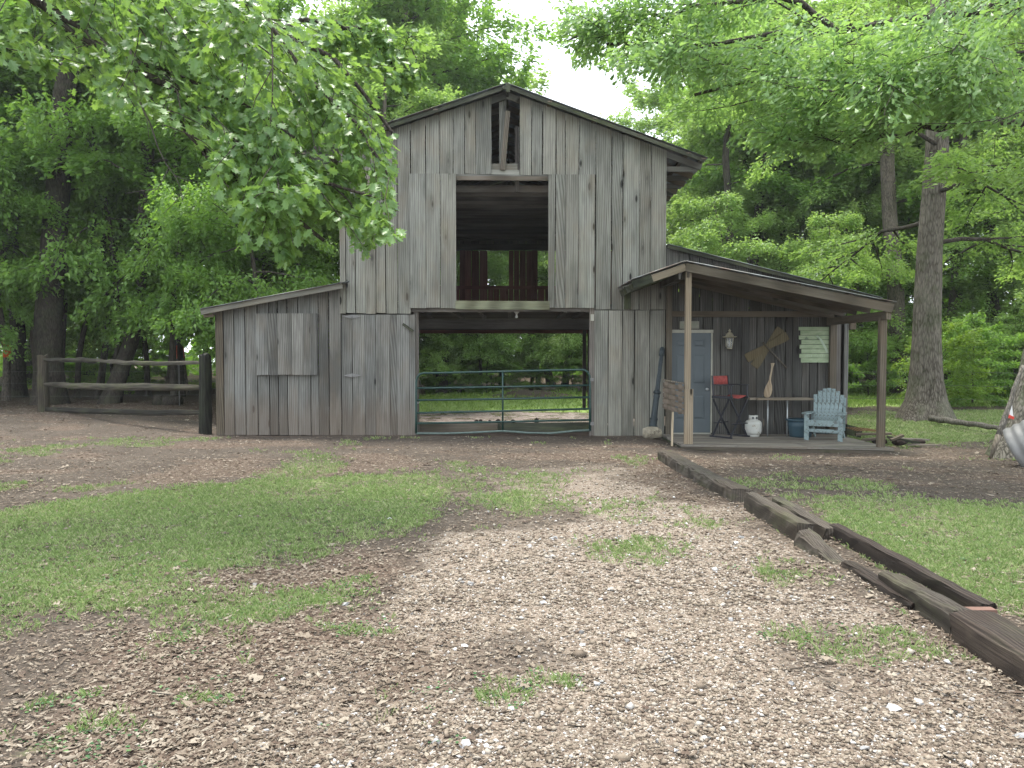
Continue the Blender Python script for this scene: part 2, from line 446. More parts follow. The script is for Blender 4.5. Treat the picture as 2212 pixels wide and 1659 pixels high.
# ------------------------------------------------------------------ ground
def poly_world(pts): return np.array([[G(x, y).x, G(x, y).y] for x, y in pts])
def inside(poly, X, Y):
    r = np.zeros(X.shape, bool); n = len(poly); j = n - 1
    for i in range(n):
        xi, yi = poly[i]; xj, yj = poly[j]
        c = ((yi > Y) != (yj > Y)) & (X < (xj - xi) * (Y - yi) / (yj - yi + 1e-12) + xi)
        r ^= c; j = i
    return r
def zone(polys, X, Y, amp=0.35, n=6, fr=1.6):
    acc = np.zeros(X.shape)
    for k in range(n):
        a = amp * (0.35 + 0.13 * np.maximum(Y, 0) ** 0.75)
        dx = (fbm(X * fr, Y * fr, 11 + k, 3) - 0.5) * 2 * a * 1.6 + (k - n / 2) * 0.03 * a
        dy = (fbm(X * fr, Y * fr, 31 + k, 3) - 0.5) * 2 * a * 1.6
        m = np.zeros(X.shape, bool)
        for p in polys: m |= inside(p, X + dx, Y + dy)
        acc += m
    return acc / n
GRASS = [poly_world(p) for p in (
    [(-500, 1110), (0, 1105), (250, 1075), (560, 1042), (880, 1015), (985, 1035), (960, 1085), (870, 1140), (790, 1185), (640, 1215), (400, 1222), (400, 1300), (560, 1300), (740, 1270), (760, 1305), (600, 1330), (400, 1345), (200, 1330), (0, 1315), (-500, 1320)],
    [(1068, 1020), (1170, 1015), (1185, 1060), (1160, 1105), (1085, 1110), (1075, 1060)],
    [(1290, 1165), (1350, 1160), (1420, 1192), (1370, 1208), (1300, 1188)],
    [(1630, 1225), (1700, 1215), (1750, 1245), (1710, 1262), (1650, 1250)],
    [(1480, 1128), (1560, 1125), (1570, 1142), (1500, 1145)],
    [(1730, 1085), (1900, 1080), (2100, 1100), (2600, 1150), (2900, 1400), (2300, 1370), (2050, 1275), (1880, 1205), (1790, 1140)],
    [(1780, 892), (2300, 880), (2600, 900), (2600, 935), (2150, 935), (2000, 955), (1860, 945), (1780, 930)])]
GRASS2 = [np.array([[-9, 27.5], [6, 28.2], [9, 25], [26, 24], [26, 36], [14, 43], [-11, 43], [-11, 29]], float)]
WEEDS = [poly_world(p) for p in ([(300, 1390), (480, 1380), (560, 1440), (500, 1510), (380, 1480)], [(700, 1340), (850, 1330), (860, 1370), (720, 1375)],
    [(60, 1520), (260, 1500), (330, 1640), (120, 1650)], [(1050, 1480), (1230, 1475), (1240, 1500), (1080, 1510)], [(900, 1480), (1000, 1470), (1010, 1550), (930, 1550)])]
GRAVEL = [poly_world(p) for p in ([(1000, 1020), (1400, 1000), (1500, 1060), (1620, 1140), (1760, 1240), (1950, 1390), (2250, 1600), (2300, 1760), (600, 1760), (700, 1600), (760, 1480), (860, 1330), (900, 1200), (980, 1120)],)]
GRAVEL_B = [poly_world(p) for p in ([(380, 1760), (430, 1560), (640, 1420), (800, 1330), (900, 1290), (900, 1760)],)]
LEAFZ = [poly_world(p) for p in ([(1390, 990), (1450, 1000), (1560, 1090), (1700, 1190), (1850, 1290), (2050, 1420), (2350, 1640), (2200, 1660), (1900, 1410), (1650, 1240), (1500, 1120), (1400, 1040)],
    [(250, 1380), (500, 1350), (760, 1330), (900, 1290), (980, 1400), (950, 1660), (700, 1760), (300, 1760), (200, 1560)],
    [(400, 1222), (640, 1215), (800, 1190), (900, 1250), (740, 1270), (560, 1300), (400, 1300)])]
LEAFM = [poly_world(p) for p in ([(-600, 885), (100, 890), (300, 912), (450, 930), (700, 950), (1000, 955), (1500, 960), (2300, 965), (2600, 1010), (2400, 1050), (1750, 1075), (1500, 1040), (1300, 1000), (900, 1015), (600, 1040), (-600, 1105)],
    [(1960, 955), (2300, 940), (2700, 960), (2700, 1060), (2000, 1030)])]
TX = 2.62
def gz(X, Y):
    X = np.asarray(X, float); Y = np.asarray(Y, float)
    z = (fbm(X * 0.9, Y * 0.9, 3, 3) - 0.5) * 0.05 * (1 - 0.75 * np.exp(-((X - 2.6) / 0.9) ** 2)) + (fbm(X * 5, Y * 5, 4, 2) - 0.5) * 0.012
    near = 1 - sstep(60, 120, np.hypot(X, Y))
    z = z * near
    z += 0.035 * sstep(TX - 0.05, TX + 0.3, X) * (1 - sstep(10.5, 12.0, Y)) * sstep(-2, 2, Y + 6)
    z += -0.085 * sstep(2.6, 3.4, X) * sstep(11.8, 12.8, Y) * (1 - sstep(16.5, 19, Y))
    z += -0.03 * (np.abs(X - 0) < 1e9) * sstep(12.5, 15.4, Y) * (1 - sstep(24, 26, Y))
    z += 0.10 * (1 - sstep(-12, -6, X)) * sstep(15, 20, Y)
    z += -0.45 * sstep(17.2, 23.5, Y) * (1 - sstep(6.5, 11, np.abs(X))) * (1 - sstep(50, 65, Y))
    z += 0.36 * np.exp(-(((X - 1.0) / 2.0) ** 2 + ((Y - 38.2) / 1.5) ** 2)) * (0.6 + 0.8 * fbm(X * 2, Y * 2, 9, 3))
    return z
MOUND = lambda X, Y: np.exp(-(((X - 1.0) / 2.3) ** 2 + ((Y - 37.8) / 1.9) ** 2))
def zones(X, Y):
    inb = ((X > -6.3) & (X < 7.0) & (Y > 15.6) & (Y < 24.2)).astype(float)
    g = zone(GRASS, X, Y, 0.55, 8); g2 = zone(GRASS2, X, Y, 0.5)
    patch = fbm(X * 1.1, Y * 1.1, 21, 4)
    g = g * (0.48 + 0.6 * sstep(0.34, 0.60, patch)) * (0.75 + 0.4 * sstep(0.35, 0.55, fbm(X * 5, Y * 5, 45, 3)))
    g = np.maximum(g, g2 * (1 - sstep(0.3, 0.6, MOUND(X, Y))))
    w = zone(WEEDS, X, Y, 0.3) * sstep(0.42, 0.6, fbm(X * 3, Y * 3, 23, 3)) * 0.8
    # stray grass anywhere near the middle distance
    stray = sstep(0.56, 0.72, fbm(X * 0.8, Y * 0.8, 25, 4)) * 0.45 * (Y < 15.3)
    v = zone(GRAVEL, X, Y, 0.9, 8); vb = zone(GRAVEL_B, X, Y, 1.0, 8) * 0.55
    v = np.clip(v + vb, 0, 1) * (1 - 0.8 * np.clip(g, 0, 1))
    v = v * (0.30 + 0.70 * sstep(0.36, 0.56, fbm(X * 1.0 + 5, Y * 0.8, 43, 4) + 0.10 * (1 - sstep(4.5, 8, Y)))) * (0.55 + 0.45 * (1 - sstep(7, 12, Y)))
    l = np.clip(zone(LEAFZ, X, Y, 0.8, 8), 0, 1) + 0.5 * zone(LEAFM, X, Y, 0.4) * sstep(0.35, 0.6, fbm(X * 0.9, Y * 1.3, 27, 4))
    l = np.clip(l, 0, 1) * (1 - 0.6 * np.clip(g, 0, 1))
    forest = sstep(19, 23, Y) * np.clip((X < -5.5) + (np.abs(X) > 26) + (Y > 42.5), 0, 1)
    l = np.maximum(l, forest * 0.8)
    g = np.maximum(g, w); g = np.maximum(g, stray * (1 - v * 0.5)); g *= (1 - forest)
    return np.clip(g * (1 - inb), 0, 1), np.clip(v * (1 - inb), 0, 1), np.clip(l * (1 - inb), 0, 1), inb

def axis(segs):
    a = []
    for lo, hi, st in segs: a += list(np.arange(lo, hi, st))
    return np.array(a + [segs[-1][1]])
gx = axis([(-120, -60, 10), (-60, -16, 1.5), (-16, 14, 0.15), (14, 60, 1.5), (60, 121, 10)])
gy = axis([(-40, -20, 5), (-20, 0, 2), (0, 18, 0.11), (18, 40, 0.3), (40, 80, 3), (80, 131, 10)])
GX, GY = np.meshgrid(gx, gy)
GZ = gz(GX, GY)
nx, ny = len(gx), len(gy)
idx = np.arange(nx * ny).reshape(ny, nx)
F = np.stack([idx[:-1, :-1], idx[:-1, 1:], idx[1:, 1:], idx[1:, :-1]], -1).reshape(-1, 4)
gme = np_mesh('ground', np.stack([GX, GY, GZ], -1).reshape(-1, 3), F, True)
zg, zv, zl, zi = zones(GX, GY)
ca = gme.attributes.new('zones', 'FLOAT_COLOR', 'POINT')
ca.data.foreach_set('color', np.stack([zg, zv, zl, zi], -1).reshape(-1).astype(np.float32))
def ground_mat():
    s = NT('ground_dirt_gravel_grass'); tc = s.n('ShaderNodeTexCoord'); v = tc.outputs['Object']
    at = s.n('ShaderNodeAttribute', attribute_name='zones'); sp = s.n('ShaderNodeSeparateColor'); s.l(at.outputs['Color'], sp.inputs[0])
    fg, fv, fl = sp.outputs[0], sp.outputs[1], sp.outputs[2]; fi = at.outputs['Alpha']
    n1 = s.noise(v, 0.9, 6, 0.65); n2 = s.noise(v, 9, 6, 0.7); n3 = s.noise(v, 55, 4, 0.7)
    dirt = s.ramp(s.mix(0.5, n1, n2), [(0.33, (0.034, 0.027, 0.021)), (0.52, (0.066, 0.054, 0.043)), (0.7, (0.108, 0.091, 0.074))])
    dirt = s.mix(s.ramp(n3, [(0.35, 0.5), (0.55, 0.0)]), dirt, (0.06, 0.043, 0.032))
    # scattered bits of leaf over everything
    def chips(scale, stretch, lo, hi, cols, thr):
        vo = s.n('ShaderNodeTexVoronoi', feature='F1'); nz = s.n('ShaderNodeTexNoise'); s.l(v, nz.inputs['Vector']); nz.inputs['Scale'].default_value = scale * 0.4
        mv = s.mix(0.25, s.mapping(v, stretch), nz.outputs['Color'])
        s.l(mv, vo.inputs['Vector']); vo.inputs['Scale'].default_value = scale
        sc = s.n('ShaderNodeSeparateColor'); s.l(vo.outputs['Color'], sc.inputs[0])
        c = s.ramp(sc.outputs[0], cols)
        m = s.math('MULTIPLY', s.ramp(vo.outputs['Distance'], [(lo, 1.0), (hi, 0.0)]), s.ramp(sc.outputs[1], [(thr, 0.0), (thr + 0.02, 1.0)]))
        return c, m, vo.outputs['Distance']
    tan = [(0.0, (0.085, 0.058, 0.043)), (0.4, (0.17, 0.125, 0.095)), (0.75, (0.27, 0.21, 0.165)), (1.0, (0.38, 0.32, 0.265))]
    peb = [(0.0, (0.10, 0.078, 0.06)), (0.3, (0.20, 0.157, 0.12)), (0.6, (0.285, 0.232, 0.18)), (0.85, (0.36, 0.32, 0.27)), (1.0, (0.55, 0.53, 0.50))]
    lc, lm, _ = chips(27, (1, 1.7, 1), 0.28, 0.40, tan, 0.25)
    lc2, lm2, _ = chips(34, (1.6, 1, 1), 0.26, 0.40, tan, 0.45)
    gc, gm, gd = chips(46, (1, 1, 1), 0.42, 0.62, peb, 0.05)
    c = s.mix(s.math('MULTIPLY', lm2, 0.65), dirt, lc2)
    leafy = s.mix(lm, s.mix(0.5, dirt, (0.12, 0.08, 0.058)), lc)
    c = s.mix(s.ramp(s.math('ADD', fl, s.math('MULTIPLY', s.math('SUBTRACT', n2, 0.5), 0.7)), [(0.2, 0.0), (0.6, 1.0)]), c, leafy)
    grav = s.mix(gm, (0.155, 0.12, 0.093), gc)
    grav = s.mix(s.ramp(n1, [(0.5, 0.0), (0.75, 0.45)]), grav, dirt)
    c = s.mix(s.ramp(s.math('ADD', fv, s.math('MULTIPLY', s.math('SUBTRACT', n2, 0.5), 0.6)), [(0.25, 0.0), (0.7, 1.0)]), c, grav)
    gr = s.ramp(s.noise(s.mapping(v, (1, 0.6, 1)), 45, 5, 0.8), [(0.33, (0.09, 0.105, 0.045)), (0.5, (0.165, 0.215, 0.075)), (0.66, (0.28, 0.33, 0.14))])
    gfac = s.ramp(s.math('ADD', fg, s.math('MULTIPLY', s.math('SUBTRACT', s.noise(v, 14, 5, 0.75), 0.5), 1.1)), [(0.3, 0.0), (0.75, 0.85)])
    gry = s.n('ShaderNodeSeparateXYZ'); s.l(v, gry.inputs[0])
    gr = s.mix(s.ramp(s.math('DIVIDE', gry.outputs['Y'], 50.0), [(0.46, 0.0), (0.49, 0.75)]), gr, (0.24, 0.36, 0.09))  # grass beyond the barn coloured brighter to look sunlit
    c = s.mix(gfac, c, gr)
    mudm = s.ramp(s.noise(v, 2.2, 5, 0.65), [(0.35, (0.04, 0.03, 0.024)), (0.65, (0.12, 0.09, 0.07))])
    c = s.mix(fi, c, mudm)
    hb = s.mix(0.5, n2, s.mix(fv, n3, gd))
    return s.done(s.bsdf(c, s.ramp(fi, [(0.0, 0.95), (1.0, 0.75)]), s.bump(hb, 0.6, 0.02), spec=0.2))
ground = link('ground', gme, ground_mat())
tag(ground, 'packed dirt, gravel and patchy grass yard in front of the old barn', kind='structure')

# wet mud beyond the far doorway
mb = MB()
mudpts = []
for k in range(26):
    t = 2 * math.pi * k / 26
    r = 1 + 0.16 * math.sin(3 * t + 1) + 0.08 * math.sin(7 * t)
    mudpts.append((0.0 + 4.2 * r * math.cos(t), 25.2 + 3.6 * r * math.sin(t)))
mb.add([(x, y, float(gz(x, y)) + 0.012) for x, y in mudpts] + [(0.0, 25.2, float(gz(0.0, 25.2)) + 0.012)], [(k, (k + 1) % 26, 26) for k in range(26)])
def mudmat():
    s = NT('wet_churned_mud'); tc = s.n('ShaderNodeTexCoord'); v = tc.outputs['Object']
    n = s.noise(v, 5, 6, 0.75); w = s.noise(v, 1.3, 4, 0.6)
    c = s.ramp(n, [(0.35, (0.08, 0.058, 0.047)), (0.55, (0.22, 0.175, 0.15)), (0.75, (0.42, 0.37, 0.34))])
    return s.done(s.bsdf(c, s.ramp(w, [(0.44, 0.85), (0.54, 0.12)]), s.bump(n, 0.8, 0.05), spec=0.6))
tag(mb.build('wet_mud', mudmat()), 'wet churned mud behind the far doorway', kind='structure')

# ------------------------------------------------------------------ scattered ground cover
def zi_at(X, Y): return gz(X, Y)
def ground_points(n, y0, y1, prob, power=1.0, margin=1.6):
    """log-spread points over the strip the camera side can see, kept with probability prob(X, Y)"""
    t = RNG.random(n)
    Y = y0 * (y1 / y0) ** (t ** power)
    W = 0.70 * Y + margin
    X = (RNG.random(n) * 2 - 1) * W
    keep = RNG.random(n) < prob(X, Y)
    return X[keep], Y[keep]
def in_barn(X, Y): return (X > -6.3) & (X < 7.1) & (Y > 15.72)
def on_deck(X, Y): return (X > 3.05) & (X < 6.75) & (Y > 13.3)
def on_tie(X, Y): return (np.abs(X - 2.60) < 0.15) & (Y < 12.6)

def leaf_template(lobes=False):
    if not lobes:   # narrow curled leaf: 5 verts down the middle crease
        return [(0, 0, 0), (-0.15, 0.45, 0.09), (0, 1, 0.02), (0.15, 0.5, 0.08), (0, 0.5, 0)], \
               [(0, 4, 1), (1, 4, 2), (2, 4, 3), (3, 4, 0)]
    return [(0, 0, 0), (-0.30, 0.25, 0.10), (-0.12, 0.45, 0.0), (-0.38, 0.66, 0.14), (0, 1, 0.03), (0.36, 0.7, 0.10), (0.12, 0.45, 0.0), (0.32, 0.22, 0.05)], \
           [(0, 7, 1), (1, 7, 6), (1, 6, 2), (2, 6, 5), (2, 5, 3), (3, 5, 4)]
def scatter_leaves(name, X, Y, size, mat, label, lob=0.2, parts=None):
    Vs, Fs, off = [], [], 0
    n = len(X); sel = RNG.random(n) < lob
    for which, tmpl in ((sel, leaf_template(True)), (~sel, leaf_template(False))):
        m = int(which.sum())
        if not m: continue
        x, y = X[which], Y[which]
        a = RNG.random(m) * 2 * np.pi
        D = np.stack([np.cos(a), np.sin(a), RNG.normal(0, 0.12, m)], 1)
        U = np.stack([RNG.normal(0, 0.2, m), RNG.normal(0, 0.2, m), np.where(RNG.random(m) < 0.5, 1.0, -1.0)], 1)
        U[:, 2] = np.where(RNG.random(m) < 0.6, 1, -1)
        A, B, C = frames(D, U)
        s = size * np.exp(RNG.normal(-0.1, 0.38, m)) * (1 + 0.06 * y)
        z = gz(x, y) + 0.003 + RNG.random(m) * 0.012
        z = np.where((U[:, 2] < 0), z + 0.008, z)
        V, Fc = stamp(*tmpl, np.stack([x, y, z], 1), A, B, C, s)
        Vs.append(V); Fs.append(Fc + off); off += len(V)
    o = link(name, np_mesh(name, np.concatenate(Vs), np.concatenate(Fs)), mat)
    return tag(o, label, kind='stuff')
def rnd_mat(name, stops, rough=0.85, trans=0.0, bigvar=0.4, spec=0.25):
    s = NT(name); geo = s.n('ShaderNodeNewGeometry')
    f = s.math('ADD', s.math('MULTIPLY', geo.outputs['Random Per Island'], 1 - bigvar * 0.5), s.math('MULTIPLY', s.noise(geo.outputs['Position'], 1.2, 3, 0.6), bigvar * 0.5))
    c = s.ramp(f, stops)
    fine = s.noise(geo.outputs['Position'], 160, 3, 0.7)
    c = s.mix(0.35, c, s.mix(1.0, c, s.ramp(fine, [(0.3, 0.35), (0.7, 1.4)]), 'MULTIPLY'))
    p = s.bsdf(c, rough, spec=spec)
    if trans:
        t = s.n('ShaderNodeBsdfTranslucent'); s.l(c, t.inputs['Color'])
        mx = s.n('ShaderNodeMixShader'); mx.inputs[0].default_value = trans
        s.l(p.outputs[0], mx.inputs[1]); s.l(t.outputs[0], mx.inputs[2]); return s.done(mx)
    return s.done(p)
M['litter'] = rnd_mat('dry_leaf_litter', [(0.05, (0.085, 0.056, 0.042)), (0.35, (0.152, 0.117, 0.086)), (0.65, (0.23, 0.187, 0.142)), (0.95, (0.35, 0.305, 0.245))], 0.8, 0.1)
M['pebble'] = rnd_mat('mixed_pebbles', [(0.02, (0.10, 0.072, 0.054)), (0.3, (0.15, 0.119, 0.088)), (0.55, (0.215, 0.175, 0.132)), (0.78, (0.285, 0.24, 0.187)), (0.92, (0.35, 0.315, 0.272)), (0.99, (0.58, 0.57, 0.56))], 0.75, 0, 0.1)
M['stone_grey'] = rnd_mat('grey_white_stones', [(0.1, (0.17, 0.165, 0.16)), (0.5, (0.34, 0.335, 0.33)), (0.9, (0.52, 0.52, 0.52))], 0.8, 0, 0.1)
M['blade'] = rnd_mat('grass_blades', [(0.03, (0.12, 0.18, 0.06)), (0.4, (0.225, 0.32, 0.105)), (0.72, (0.33, 0.415, 0.165)), (0.92, (0.47, 0.45, 0.28)), (1.0, (0.42, 0.34, 0.22))], 0.55, 0.3, 0.5)
M['blade_far'] = rnd_mat('sunlit_tone_grass_blades', [(0.05, (0.14, 0.22, 0.045)), (0.5, (0.25, 0.37, 0.085)), (0.95, (0.40, 0.48, 0.16))], 0.6, 0.35, 0.5)  # brighter copy of the yard blades, with the clearing's sunlight in the colour
M['clover'] = rnd_mat('clover_leaves', [(0.1, (0.04, 0.10, 0.04)), (0.6, (0.08, 0.18, 0.065)), (0.95, (0.16, 0.27, 0.10))], 0.5, 0.3)

def zz(i): return lambda X, Y: zones(X, Y)[i]
# gravel: near stones rounder, far ones simpler
def ico():
    t = (1 + 5 ** 0.5) / 2
    v = np.array([(-1,t,0),(1,t,0),(-1,-t,0),(1,-t,0),(0,-1,t),(0,1,t),(0,-1,-t),(0,1,-t),(t,0,-1),(t,0,1),(-t,0,-1),(-t,0,1)], float); v /= np.linalg.norm(v[0])
    f = [(0,11,5),(0,5,1),(0,1,7),(0,7,10),(0,10,11),(1,5,9),(5,11,4),(11,10,2),(10,7,6),(7,1,8),(3,9,4),(3,4,2),(3,2,6),(3,6,8),(3,8,9),(4,9,5),(2,4,11),(6,2,10),(8,6,7),(9,8,1)]
    return v, f
def octa(): return np.array([(1,0,0),(-1,0,0),(0,1,0),(0,-1,0),(0,0,1),(0.2,0.1,-0.6)], float), [(0,2,4),(2,1,4),(1,3,4),(3,0,4),(2,0,5),(1,2,5),(3,1,5),(0,3,5)]
def scatter_stones(X, Y, size, tmpl, jit):
    n = len(X); v, f = tmpl
    a = RNG.random(n) * 2 * np.pi
    A, B, C = frames(np.stack([np.cos(a), np.sin(a), RNG.normal(0, 0.2, n)], 1), np.tile([0., 0, 1], (n, 1)) + RNG.normal(0, 0.2, (n, 3)))
    s = size * np.exp(RNG.normal(0, 0.38, n)) * 0.5
    S = np.stack([s * (0.7 + 0.6 * RNG.random(n)), s * (0.9 + 0.6 * RNG.random(n)), s * (0.45 + 0.3 * RNG.random(n))], 1)
    V, Fc = stamp(v, f, np.stack([X, Y, gz(X, Y) + S[:, 2] * 0.35], 1), A, B, C, S)
    V += (RNG.random(V.shape) - 0.5) * np.repeat(S[:, 2], len(v))[:, None] * jit
    return V, Fc
def pg(X, Y):
    z = zones(X, Y); return np.clip(z[1] * 1.0 + z[2] * 0.10 + 0.02, 0, 1) * (X < 2.7) * (Y < 15) * (1 - z[0] * 0.7)
Xa, Ya = ground_points(85000, 2.3, 4.9, pg)
Xb, Yb = ground_points(80000, 4.9, 13.5, pg, 1.25)
V1, F1 = scatter_stones(Xa, Ya, 0.0145, octa(), 0.7)
V2, F2 = scatter_stones(Xb, Yb, 0.019, octa(), 0.7)
gv = link('gravel', np_mesh('gravel', np.concatenate([V1, V2]), np.concatenate([F1, F2 + len(V1)]), True), M['pebble'])
tag(gv, 'loose tan and white gravel spread over the drive', kind='stuff')
Xc, Yc = ground_points(2600, 2.4, 9, lambda X, Y: pg(X, Y) * (0.25 + 0.75 * (fbm(X * 1.2, Y * 1.2, 41, 3) > 0.52)), 1.0)
V3, F3 = scatter_stones(Xc, Yc, 0.021, ico(), 1.0)
tag(link('white_gravel', np_mesh('white_gravel', V3, F3, False), M['stone_grey']), 'larger white and grey stones among the gravel', kind='stuff')

def pl(X, Y):
    z = zones(X, Y)
    base = (0.16 + 0.22 * (Y < 12)) * (1 - z[1]) + 0.85 * z[2] * (1 - 0.45 * z[1]) + 0.06 * z[1] + 0.22 * z[0]
    return np.clip(base, 0, 1) * ~in_barn(X, Y) * ~on_deck(X, Y)
Xl, Yl = ground_points(290000, 2.3, 26, pl, 1.0)
scatter_leaves('leaf_litter', Xl, Yl, 0.0235, M['litter'], 'dry brown leaf litter lying along the drive and yard')

def tuft(nb, spread, seed):
    r = np.random.default_rng(seed); v = []; f = []
    for k in range(nb):
        a = r.random() * 6.283; b = a + r.normal(0, 0.7); d = r.random() * spread
        x, y = math.cos(a) * d, math.sin(a) * d; h = 0.55 + 0.5 * r.random(); lean = 0.25 + 0.6 * r.random(); w = 0.055
        px, py = -math.sin(b) * w, math.cos(b) * w
        n = len(v)
        v += [(x - px, y - py, 0), (x + px, y + py, 0), (x + math.cos(b) * lean * 0.5, y + math.sin(b) * lean * 0.5, h * 0.75), (x + math.cos(b) * lean, y + math.sin(b) * lean, h * 0.9)]
        f += [(n, n + 1, n + 2), (n + 1, n + 3, n + 2)]
    return v, f
def scatter_tufts(name, X, Y, size, mat, label, nb=5, spread=0.7):
    Vs, Fs, off = [], [], 0; n = len(X); grp = RNG.integers(0, 4, n)
    for k in range(4):
        m = grp == k; x, y = X[m], Y[m]; q = len(x); a = RNG.random(q) * 6.283
        D = np.stack([np.cos(a), np.sin(a), np.zeros(q)], 1)
        A, B, C = frames(D, np.tile([0., 0, 1], (q, 1)))
        S = size * (0.55 + 0.9 * RNG.random(q)) * (1 + 0.03 * y)
        V, Fc = stamp(*tuft(nb, spread, 100 + k), np.stack([x, y, gz(x, y) - 0.003], 1), A, B, C, S)
        Vs.append(V); Fs.append(Fc + off); off += len(V)
    return tag(link(name, np_mesh(name, np.concatenate(Vs), np.concatenate(Fs)), mat), label, kind='stuff')
def pgr(X, Y):
    z = zones(X, Y); return np.clip(z[0] * 1.15 - 0.06, 0, 1) * ~in_barn(X, Y) * ~on_deck(X, Y) * ~on_tie(X, Y)
Xg, Yg = ground_points(200000, 3.2, 23, pgr, 0.95)
scatter_tufts('grass', Xg, Yg, 0.034, M['blade'], 'short patchy green grass growing in the yard', 5)
Xg, Yg = ground_points(34000, 24, 42, lambda X, Y: np.clip(pgr(X, Y) + 0.5 * (Y > 35), 0, 1) * (np.abs(X) < 24) * (1 - MOUND(X, Y)))
scatter_tufts('bright_grass', Xg, Yg, 0.085, M['blade_far'], 'bright green grass in the clearing behind the barn', 4, 0.9)
def clover_t():
    v, f = [], []
    for k in range(4):
        a = k * 1.57 + 0.3; c, s_ = math.cos(a), math.sin(a); n = len(v); cx, cy = c * 0.6, s_ * 0.6
        v += [(cx, cy, 0.5), (cx + c * 0.5 - s_ * 0.35, cy + s_ * 0.5 + c * 0.35, 0.55), (cx + c * 0.9, cy + s_ * 0.9, 0.5), (cx + c * 0.5 + s_ * 0.35, cy + s_ * 0.5 - c * 0.35, 0.6)]
        f += [(n, n + 1, n + 2), (n, n + 2, n + 3)]
    return v, f
Xk, Yk = ground_points(22000, 2.6, 9, lambda X, Y: pgr(X, Y) * sstep(0.42, 0.6, fbm(X * 1.6, Y * 1.6, 55, 3)) + zone(WEEDS, X, Y, 0.3) * 0.2)
q = len(Xk); a = RNG.random(q) * 6.283
A, B, C = frames(np.stack([np.cos(a), np.sin(a), RNG.normal(0, 0.2, q)], 1), np.tile([0., 0, 1], (q, 1)))
V, Fc = stamp(*clover_t(), np.stack([Xk, Yk, gz(Xk, Yk)], 1), A, B, C, 0.022 * (0.6 + 0.8 * RNG.random(q)))
Xh = RNG.uniform(-5, 6, 15000); Yh = RNG.uniform(27.5, 42, 15000); kp_ = (RNG.random(15000) < 0.15 + pgr(Xh, Yh)) & (MOUND(Xh, Yh) < RNG.random(15000) * 0.8)
scatter_tufts('clearing_grass', Xh[kp_], Yh[kp_], 0.06, M['blade_far'], 'bright grass of the clearing seen through the drive-through', 4, 0.9)
tag(link('clover', np_mesh('clover', V, Fc), M['clover']), 'low clover and weeds among the grass and dirt', kind='stuff')

# thin twigs dropped on the yard
mb = MB(); rtw = random.Random(9)
for k in range(420):
    y = 2.6 * (14 / 2.6) ** rtw.random(); x = rtw.uniform(-1, 1) * (0.7 * y + 1)
    if -0.8 < x < 2.2 and rtw.random() < 0.75: continue
    a = rtw.uniform(0, 6.28); L = rtw.uniform(0.06, 0.26); z = float(gz(x, y)) + 0.008; pts = [(x, y, z)]
    for j in range(3): a += rtw.uniform(-0.35, 0.35); pts.append((pts[-1][0] + math.cos(a) * L / 3, pts[-1][1] + math.sin(a) * L / 3, z + rtw.uniform(-.003, .012)))
    mb.tube(pts, [0.0035, 0.003, 0.0025, 0.0015], 4, False)
tag(mb.build('fallen_twigs', M['twig']), 'thin dark twigs dropped across the yard', kind='stuff')
# ------------------------------------------------------------------ lumber pieces
def tint(o, amt=0.12, warm=0.022):
    b = 1 + random.uniform(-amt, amt * 0.7); w = random.uniform(-warm, warm)
    o.color = (b * (1 + w), b, b * (1 - w), 1)
    return o
def plank(parent, X0, X1, zb, ztl, ztr, Y, mat, th=0.022, gap=0.0072, name='plank', rough=0.004, amt=0.10):
    """upright board facing the yard, front face at Y; own irregular edges"""
    g0, g1 = gap * random.uniform(0.4, 1.7), gap * random.uniform(0.4, 1.7)
    X0 += g0; X1 -= g1
    xc = (X0 + X1) / 2; h = (X1 - X0) / 2
    zt = (ztl + ztr) / 2 - zb
    yj = random.uniform(-0.006, 0.004); lean = random.uniform(-0.003, 0.003)
    vs = []
    lv = [0, 0.33, 0.68, 1]
    for i, t in enumerate(lv):
        for (sx, sy) in ((-1, 0), (1, 0), (1, 1), (-1, 1)):
            zz_ = t * zt if i < 3 else ((ztl if sx < 0 else ztr) - zb)
            if i == 0: zz_ += random.uniform(-0.006, 0.008)
            vs.append((sx * h + random.uniform(-rough, rough) + lean * t, yj + sy * th + (random.uniform(-0.003, 0.003)), zz_))
    fs = [(0, 3, 2, 1), (12, 13, 14, 15)]
    for i in range(3):
        for k in range(4):
            k2 = (k + 1) % 4
            fs.append((i*4+k, i*4+k2, (i+1)*4+k2, (i+1)*4+k))
    me = bpy.data.meshes.new(name); me.from_pydata(vs, [], fs); me.update()
    o = link(name, me, M[mat], parent, (xc, Y, zb))
    return tint(o, amt)
def board(parent, name, p, q, w, t, mat, up=(0, 0, 1), amt=0.12, bev=0.0, seg=3, rough=0.002, label=None, endcut=None):
    """board from p to q (world, parent at origin): w across, t along 'up'; grain along its length"""
    p, q = Vector(p), Vector(q); d = q - p; L = d.length; d.normalize(); u = Vector(up)
    side = d.cross(u)
    if side.length < 1e-4: side = d.cross(Vector((0, 1, 0)))
    side.normalize(); n = side.cross(d)
    m = Matrix((side, n, d)).transposed().to_4x4(); m.translation = p
    vs = []
    for i in range(seg + 1):
        tt = i / seg
        for (sx, sy) in ((-1, -1), (1, -1), (1, 1), (-1, 1)):
            vs.append((sx * w / 2 + random.uniform(-rough, rough), sy * t / 2 + random.uniform(-rough, rough), tt * L))
    fs = [(0, 1, 2, 3)[::-1], tuple(seg * 4 + k for k in range(4))]
    for i in range(seg):
        for k in range(4):
            k2 = (k + 1) % 4
            fs.append((i*4+k, i*4+k2, (i+1)*4+k2, (i+1)*4+k))
    me = bpy.data.meshes.new(name); me.from_pydata(vs, [], fs); me.update()
    o = link(name, me, M[mat], parent, mat=m)
    if label: o['label'] = label
    return tint(o, amt)
